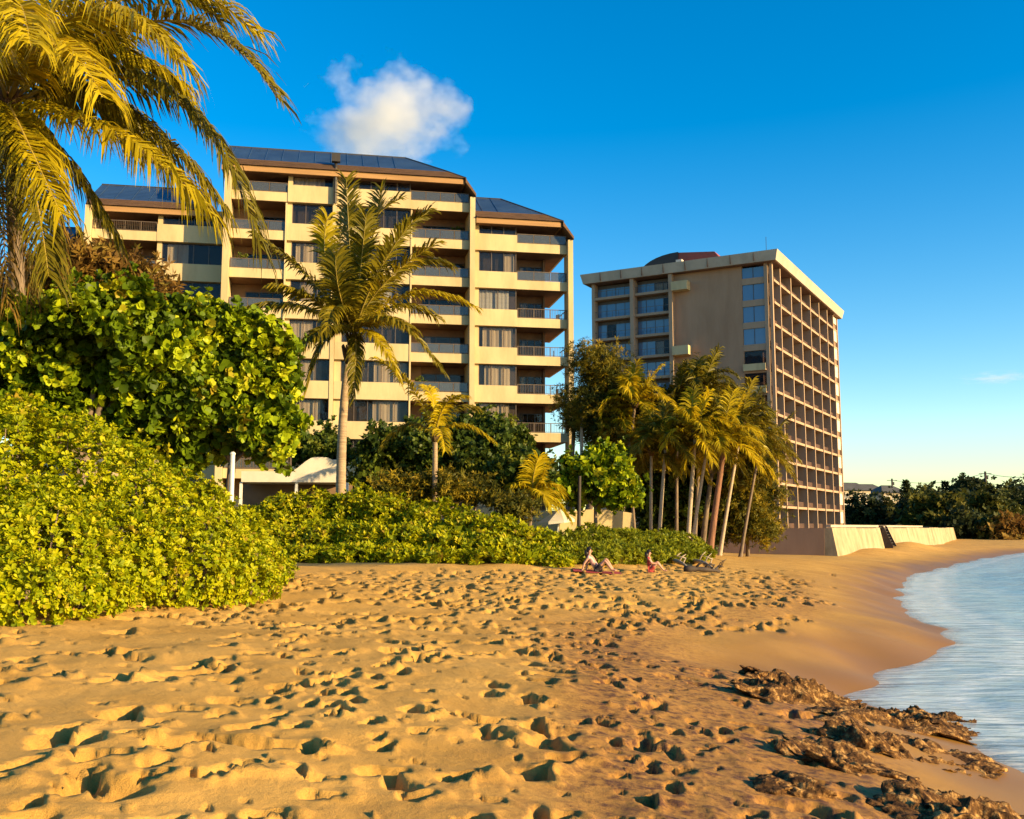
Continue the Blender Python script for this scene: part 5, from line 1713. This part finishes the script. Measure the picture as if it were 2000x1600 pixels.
# towel and bag beside them
tq = gpt(1150, 1116)
mb = MB()
nx, ny = 14, 8
tz = ground_z(*np.meshgrid(np.linspace(-0.9, 0.9, nx) + PQ[0], np.linspace(-0.5, 0.5, ny) + PQ[1]))
for i in range(ny):
    for j in range(nx):
        mb.v.append((-0.9 + 1.8 * j / (nx - 1), -0.5 + i / (ny - 1), tz[i, j] - PQ[2] + 0.035 + 0.012 * math.sin(i * 2.1 + j)))
mb.f += [(i * nx + j, i * nx + j + 1, (i + 1) * nx + j + 1, (i + 1) * nx + j) for i in range(ny - 1) for j in range(nx - 1)]
tw = mb.build('beach_towel', M['redcloth'], None, True)
tw.location = tuple(PQ)
tag(tw, 'dark red towel spread under the person in pink', 'towel')

# driftwood
for lab, (ua, va), (ub, vb), rad, zl, mt in [
        ('pale driftwood log lying on the sand right of the seated person', (1306, 1097), (1342, 1112), 0.12, 0.3, 'wood'),
        ('forked bleached driftwood branch at the right end of the driftwood', (1352, 1100), (1396, 1118), 0.10, 0.5, 'wood'),
        ('dark flat driftwood plank behind the forked branch', (1338, 1116), (1405, 1120), 0.13, 0.14, 'darkwood'),
        ('thin dark stick poking up beside the driftwood', (1395, 1117), (1412, 1109), 0.05, 0.35, 'darkwood')]:
    a, b = gpt(ua, va), gpt(ub, vb)
    root = thing('driftwood', lab, 'driftwood', tuple((a + b) / 2), 0, 'driftwood on the beach')
    c = (a + b) / 2
    L0, L1 = Vector(a - c), Vector(b - c)
    n = 9
    pts = [L0.lerp(L1, t) + Vector((0.04 * math.sin(9 * t), 0.06 * math.sin(7 * t + 1), rad * 0.6 + zl * math.sin(math.pi * t) * 0.35)) for t in np.linspace(0, 1, n)]
    MB().tube(pts, [rad * (1.1 - 0.6 * t + 0.15 * math.sin(13 * t)) for t in np.linspace(0, 1, n)], 8).build('log', M[mt], root, True)
    mb = MB()
    for kx in (0.3, 0.55, 0.75):
        s0 = L0.lerp(L1, kx) + Vector((0, 0, rad))
        mb.tube([s0, s0 + Vector((0.15, -0.05, 0.12 + zl * 0.5)), s0 + Vector((0.34 * (1 if kx < 0.6 else -1), -0.1, 0.15 + zl * 0.8))], [rad * 0.5, rad * 0.35, rad * 0.12], 6)
    mb.build('branch_stub', M[mt], root, True)

# ------------------------------------------------------------------ far shore: trees, houses, poles
far_specs = [
    ('dark rounded tree on the far shore just right of the tower foot', 1690, 1005, 200, 45, 45, 'fartree'),
    ('dark tree on the far shore below the cream house', 1760, 1005, 210, 50, 40, 'fartree'),
    ('domed olive green tree in the middle of the far shore', 1820, 1000, 190, 62, 42, 'farolive'),
    ('tall dark tree on the far shore behind the olive dome', 1880, 985, 225, 50, 50, 'fartree'),
    ('broad brownish green tree near the right edge on the far shore', 1945, 1000, 200, 55, 50, 'farolive'),
    ('dark tree cut by the right edge of the picture on the far shore', 2010, 1000, 215, 58, 52, 'fartree'),
    ('tall bushy tree under the utility pole on the far shore', 1935, 976, 240, 50, 36, 'fartree'),
    ('low dark bush at the end of the sea wall', 1880, 1030, 182, 32, 26, 'fartree'),
    ('russet low bush by the water at the right edge', 1975, 1035, 178, 45, 24, 'drybush'),
    ('low russet bush right of the wall end bush', 1925, 1036, 180, 30, 20, 'farolive'),
    ('small dark tree between cream house and pine on the far shore', 1800, 980, 235, 35, 28, 'fartree'),
    ('rounded treetop at the far right above the other trees', 1980, 968, 250, 35, 24, 'fartree'),
    ('dark tree right behind the foot of the tower', 1660, 1015, 215, 35, 35, 'fartree'),
    ('treetop poking above the far shore trees left of the pole', 1895, 950, 250, 22, 18, 'fartree')]
for i, (lab, u, v, Y, ru, rv, mt) in enumerate(far_specs):
    v, rv = v + 6, rv * 0.9
    rl_ = random.Random(i)
    bs = [blob(u, v, Y, ru, rv)] + [blob(u + rl_.uniform(-0.7, 0.7) * ru, v + rl_.uniform(-0.5, 0.6) * rv, Y + rl_.uniform(-4, 1), ru * 0.55, rv * 0.55) for _ in range(5)]
    bx_ = at(u, v, Y)
    broad_tree('shore_tree', lab, 'tree', (bx_[0], bx_[1], gz(bx_[0], bx_[1])), bs, M[mt], 70 + i, 900, 5, 0.85, 0.5, LEAF_RD4, 0.3, 'bark', 'trees on the far shore', 0.3, 0.15, 0.2, 0.3)

# two pines
for lab, u, v0, v1, Y in [('narrow dark pine rising above the far shore trees', 1772, 940, 1000, 230), ('thin far pine left of the utility pole', 1848, 942, 985, 250)]:
    b = at(u, v1, Y)
    t = at(u, v0, Y)
    root = thing('pine_tree', lab, 'tree', (b[0], b[1], gz(b[0], b[1])), 0, 'pines on the far shore')
    LOC = np.array(root.location)
    zt = t[2] - LOC[2]
    MB().tube([(0, 0, -0.2), (0, 0, zt)], [0.25, 0.05], 6).build('trunk', M['bark'], root, True)
    r = np.random.default_rng(int(u))
    parts = []
    for lv in np.linspace(0.35, 0.97, 9):
        n = 60
        a = r.uniform(0, 6.28, n)
        q = r.uniform(0.1, 1, n) * (1.05 - lv) * zt * 0.30
        pos = np.stack([np.cos(a) * q, np.sin(a) * q, lv * zt + q * 0.15 + r.normal(0, 0.05, n)], -1)
        ax = np.stack([np.cos(a), np.sin(a), np.full(n, 0.2)], -1)
        parts.append(rosettes(pos, ax, 4, 0.7, 0.18, 0.6, r, LEAF_LN))
    foliage('crown', M['fartree'], root, parts)

# houses
for lab, u, v, Y, w, h, rf in [('far grey roofed house left of the others behind the tower foot', 1672, 968, 270, 9, 4.0, 0.5), ('far dark roofed house with pale wall next to the tower edge', 1705, 968, 290, 9, 3.5, 0.6), ('far cream house with brown roof above the shore trees', 1748, 975, 280, 7.5, 5.0, 0.55)]:
    c = at(u, v, Y)
    z0 = gz(c[0], c[1])
    hs_ = thing('far_house', lab, 'house', (c[0], c[1], z0), R(15), 'houses on the far shore')
    ztop = c[2] - z0 + h * 0.35
    box('wall', M['housewall'], hs_, -w / 2, w / 2, 0, 7, -0.5, ztop)
    e = 0.6
    MB().poly([(-w / 2 - e, -e, ztop), (w / 2 + e, -e, ztop), (w / 2 + e, 7 + e, ztop), (-w / 2 - e, 7 + e, ztop), (-w / 2 + 2, 3.5, ztop + 2.2), (w / 2 - 2, 3.5, ztop + 2.2)],
              [(0, 1, 5, 4), (1, 2, 5), (2, 3, 4, 5), (3, 0, 4), (3, 2, 1, 0)]).build('roof', M['houseroof'], hs_)
    for j in range(3):
        x = -w / 2 + w * (j + 0.5) / 3
        for zz in (ztop - 2.2, ztop - 5.0):
            wo = box('window', M['whiteframe'], hs_, x - 0.75, x + 0.75, -0.08, -0.003, zz, zz + 1.3)
            box('pane', M['pane'], wo, 0.1, 1.4, -0.02, -0.003, 0.1, 1.2)

# utility poles and wires
poles = []
for lab, u, vt, Y in [('tall utility pole above the trees at the right', 1924, 921, 245), ('far utility pole near the pine above the shore trees', 1742, 935, 300)]:
    t = at(u, vt, Y)
    z0 = gz(t[0], t[1])
    up_ = thing('utility_pole', lab, 'utility pole', (t[0], t[1], z0), 0, 'utility poles')
    zt = t[2] - z0
    MB().tube([(0, 0, -0.3), (0, 0, zt)], [0.34, 0.26], 8).build('shaft', M['darkwood'], up_, True)
    box('crossarm', M['darkwood'], up_, -1.5, 1.5, -0.06, 0.06, zt - 0.6, zt - 0.45)
    MB().tube([(0.45, 0, zt - 1.9), (0.45, 0, zt - 1.0)], 0.25, 8).build('transformer', M['houseroof'], up_, True)
    poles.append(t)
a, b = Vector(poles[0]), Vector(poles[1])
for j, (dz, lab) in enumerate([(-0.4, 'upper overhead wire strung between the far utility poles'), (-2.6, 'lower overhead wire strung between the far utility poles')]):
    far_r = a + (a - b) * 0.7
    pts = []
    for (p0, p1) in ((b, a), (a, far_r)):
        for t in np.linspace(0, 1, 14)[(0 if p0 is b else 1):]:
            pts.append(p0.lerp(p1, t) + Vector((0, 0, dz - 1.6 * 4 * t * (1 - t))))
    w_ = MB().tube(pts, 0.05, 4).build('overhead_wire', M['wire'])
    tag(w_, lab, 'wire', 'overhead wires')


# ------------------------------------------------------------------ cloud
def cloud_material(name, dens, scale):
    m, N, L, out = nodes_of(name)
    vol = N.new('ShaderNodeVolumePrincipled')
    vol.inputs['Color'].default_value = (0.98, 0.98, 0.98, 1)
    vol.inputs['Anisotropy'].default_value = 0.2
    tc_ = N.new('ShaderNodeTexCoord')
    ln = N.new('ShaderNodeVectorMath'); ln.operation = 'LENGTH'
    L.new(tc_.outputs['Object'], ln.inputs[0])
    nz = N.new('ShaderNodeTexNoise'); nz.inputs['Scale'].default_value = scale; nz.inputs['Detail'].default_value = 5; nz.inputs['Roughness'].default_value = 0.6
    L.new(tc_.outputs['Object'], nz.inputs['Vector'])
    a = N.new('ShaderNodeMath'); a.operation = 'SUBTRACT'; a.inputs[0].default_value = 0.62
    L.new(ln.outputs['Value'], a.inputs[1])
    b = N.new('ShaderNodeMath'); b.operation = 'MULTIPLY_ADD'
    L.new(nz.outputs['Fac'], b.inputs[0]); b.inputs[1].default_value = 2.6; b.inputs[2].default_value = -1.25
    c = N.new('ShaderNodeMath'); c.operation = 'ADD'
    L.new(a.outputs[0], c.inputs[0]); L.new(b.outputs[0], c.inputs[1])
    d = N.new('ShaderNodeMath'); d.operation = 'MULTIPLY'; d.use_clamp = False
    L.new(c.outputs[0], d.inputs[0]); d.inputs[1].default_value = dens
    e = N.new('ShaderNodeMath'); e.operation = 'MAXIMUM'; e.inputs[1].default_value = 0.0
    L.new(d.outputs[0], e.inputs[0])
    L.new(e.outputs[0], vol.inputs['Density'])
    L.new(vol.outputs[0], out.inputs['Volume'])
    return m


def cloud(label, u, v, Y, ru, rv, dens, scale=1.8):
    k = Y / FPX
    c = at(u, v, Y)
    n1, n2 = 16, 24
    mb = MB()
    for i in range(n1 + 1):
        ph = math.pi * i / n1
        for j in range(n2):
            a = 2 * math.pi * j / n2
            mb.v.append((math.sin(ph) * math.cos(a), math.sin(ph) * math.sin(a), math.cos(ph)))
    for i in range(n1):
        for j in range(n2):
            j2 = (j + 1) % n2
            mb.f.append((i * n2 + j, (i + 1) * n2 + j, (i + 1) * n2 + j2, i * n2 + j2))
    o = mb.build('cloud', cloud_material('cloud_vapour', dens, scale), None, True)
    o.location = tuple(c)
    o.scale = (ru * k, ru * k * 0.7, rv * k)
    tag(o, label, 'cloud', 'clouds')
    return o


cloud('white puffy cloud above the roof of the apartment block', 750, 235, 900, 190, 150, 0.07, 1.9)
cloud('thin wisp of cloud low at the right edge of the sky', 1950, 738, 1200, 95, 14, 0.02, 2.6)
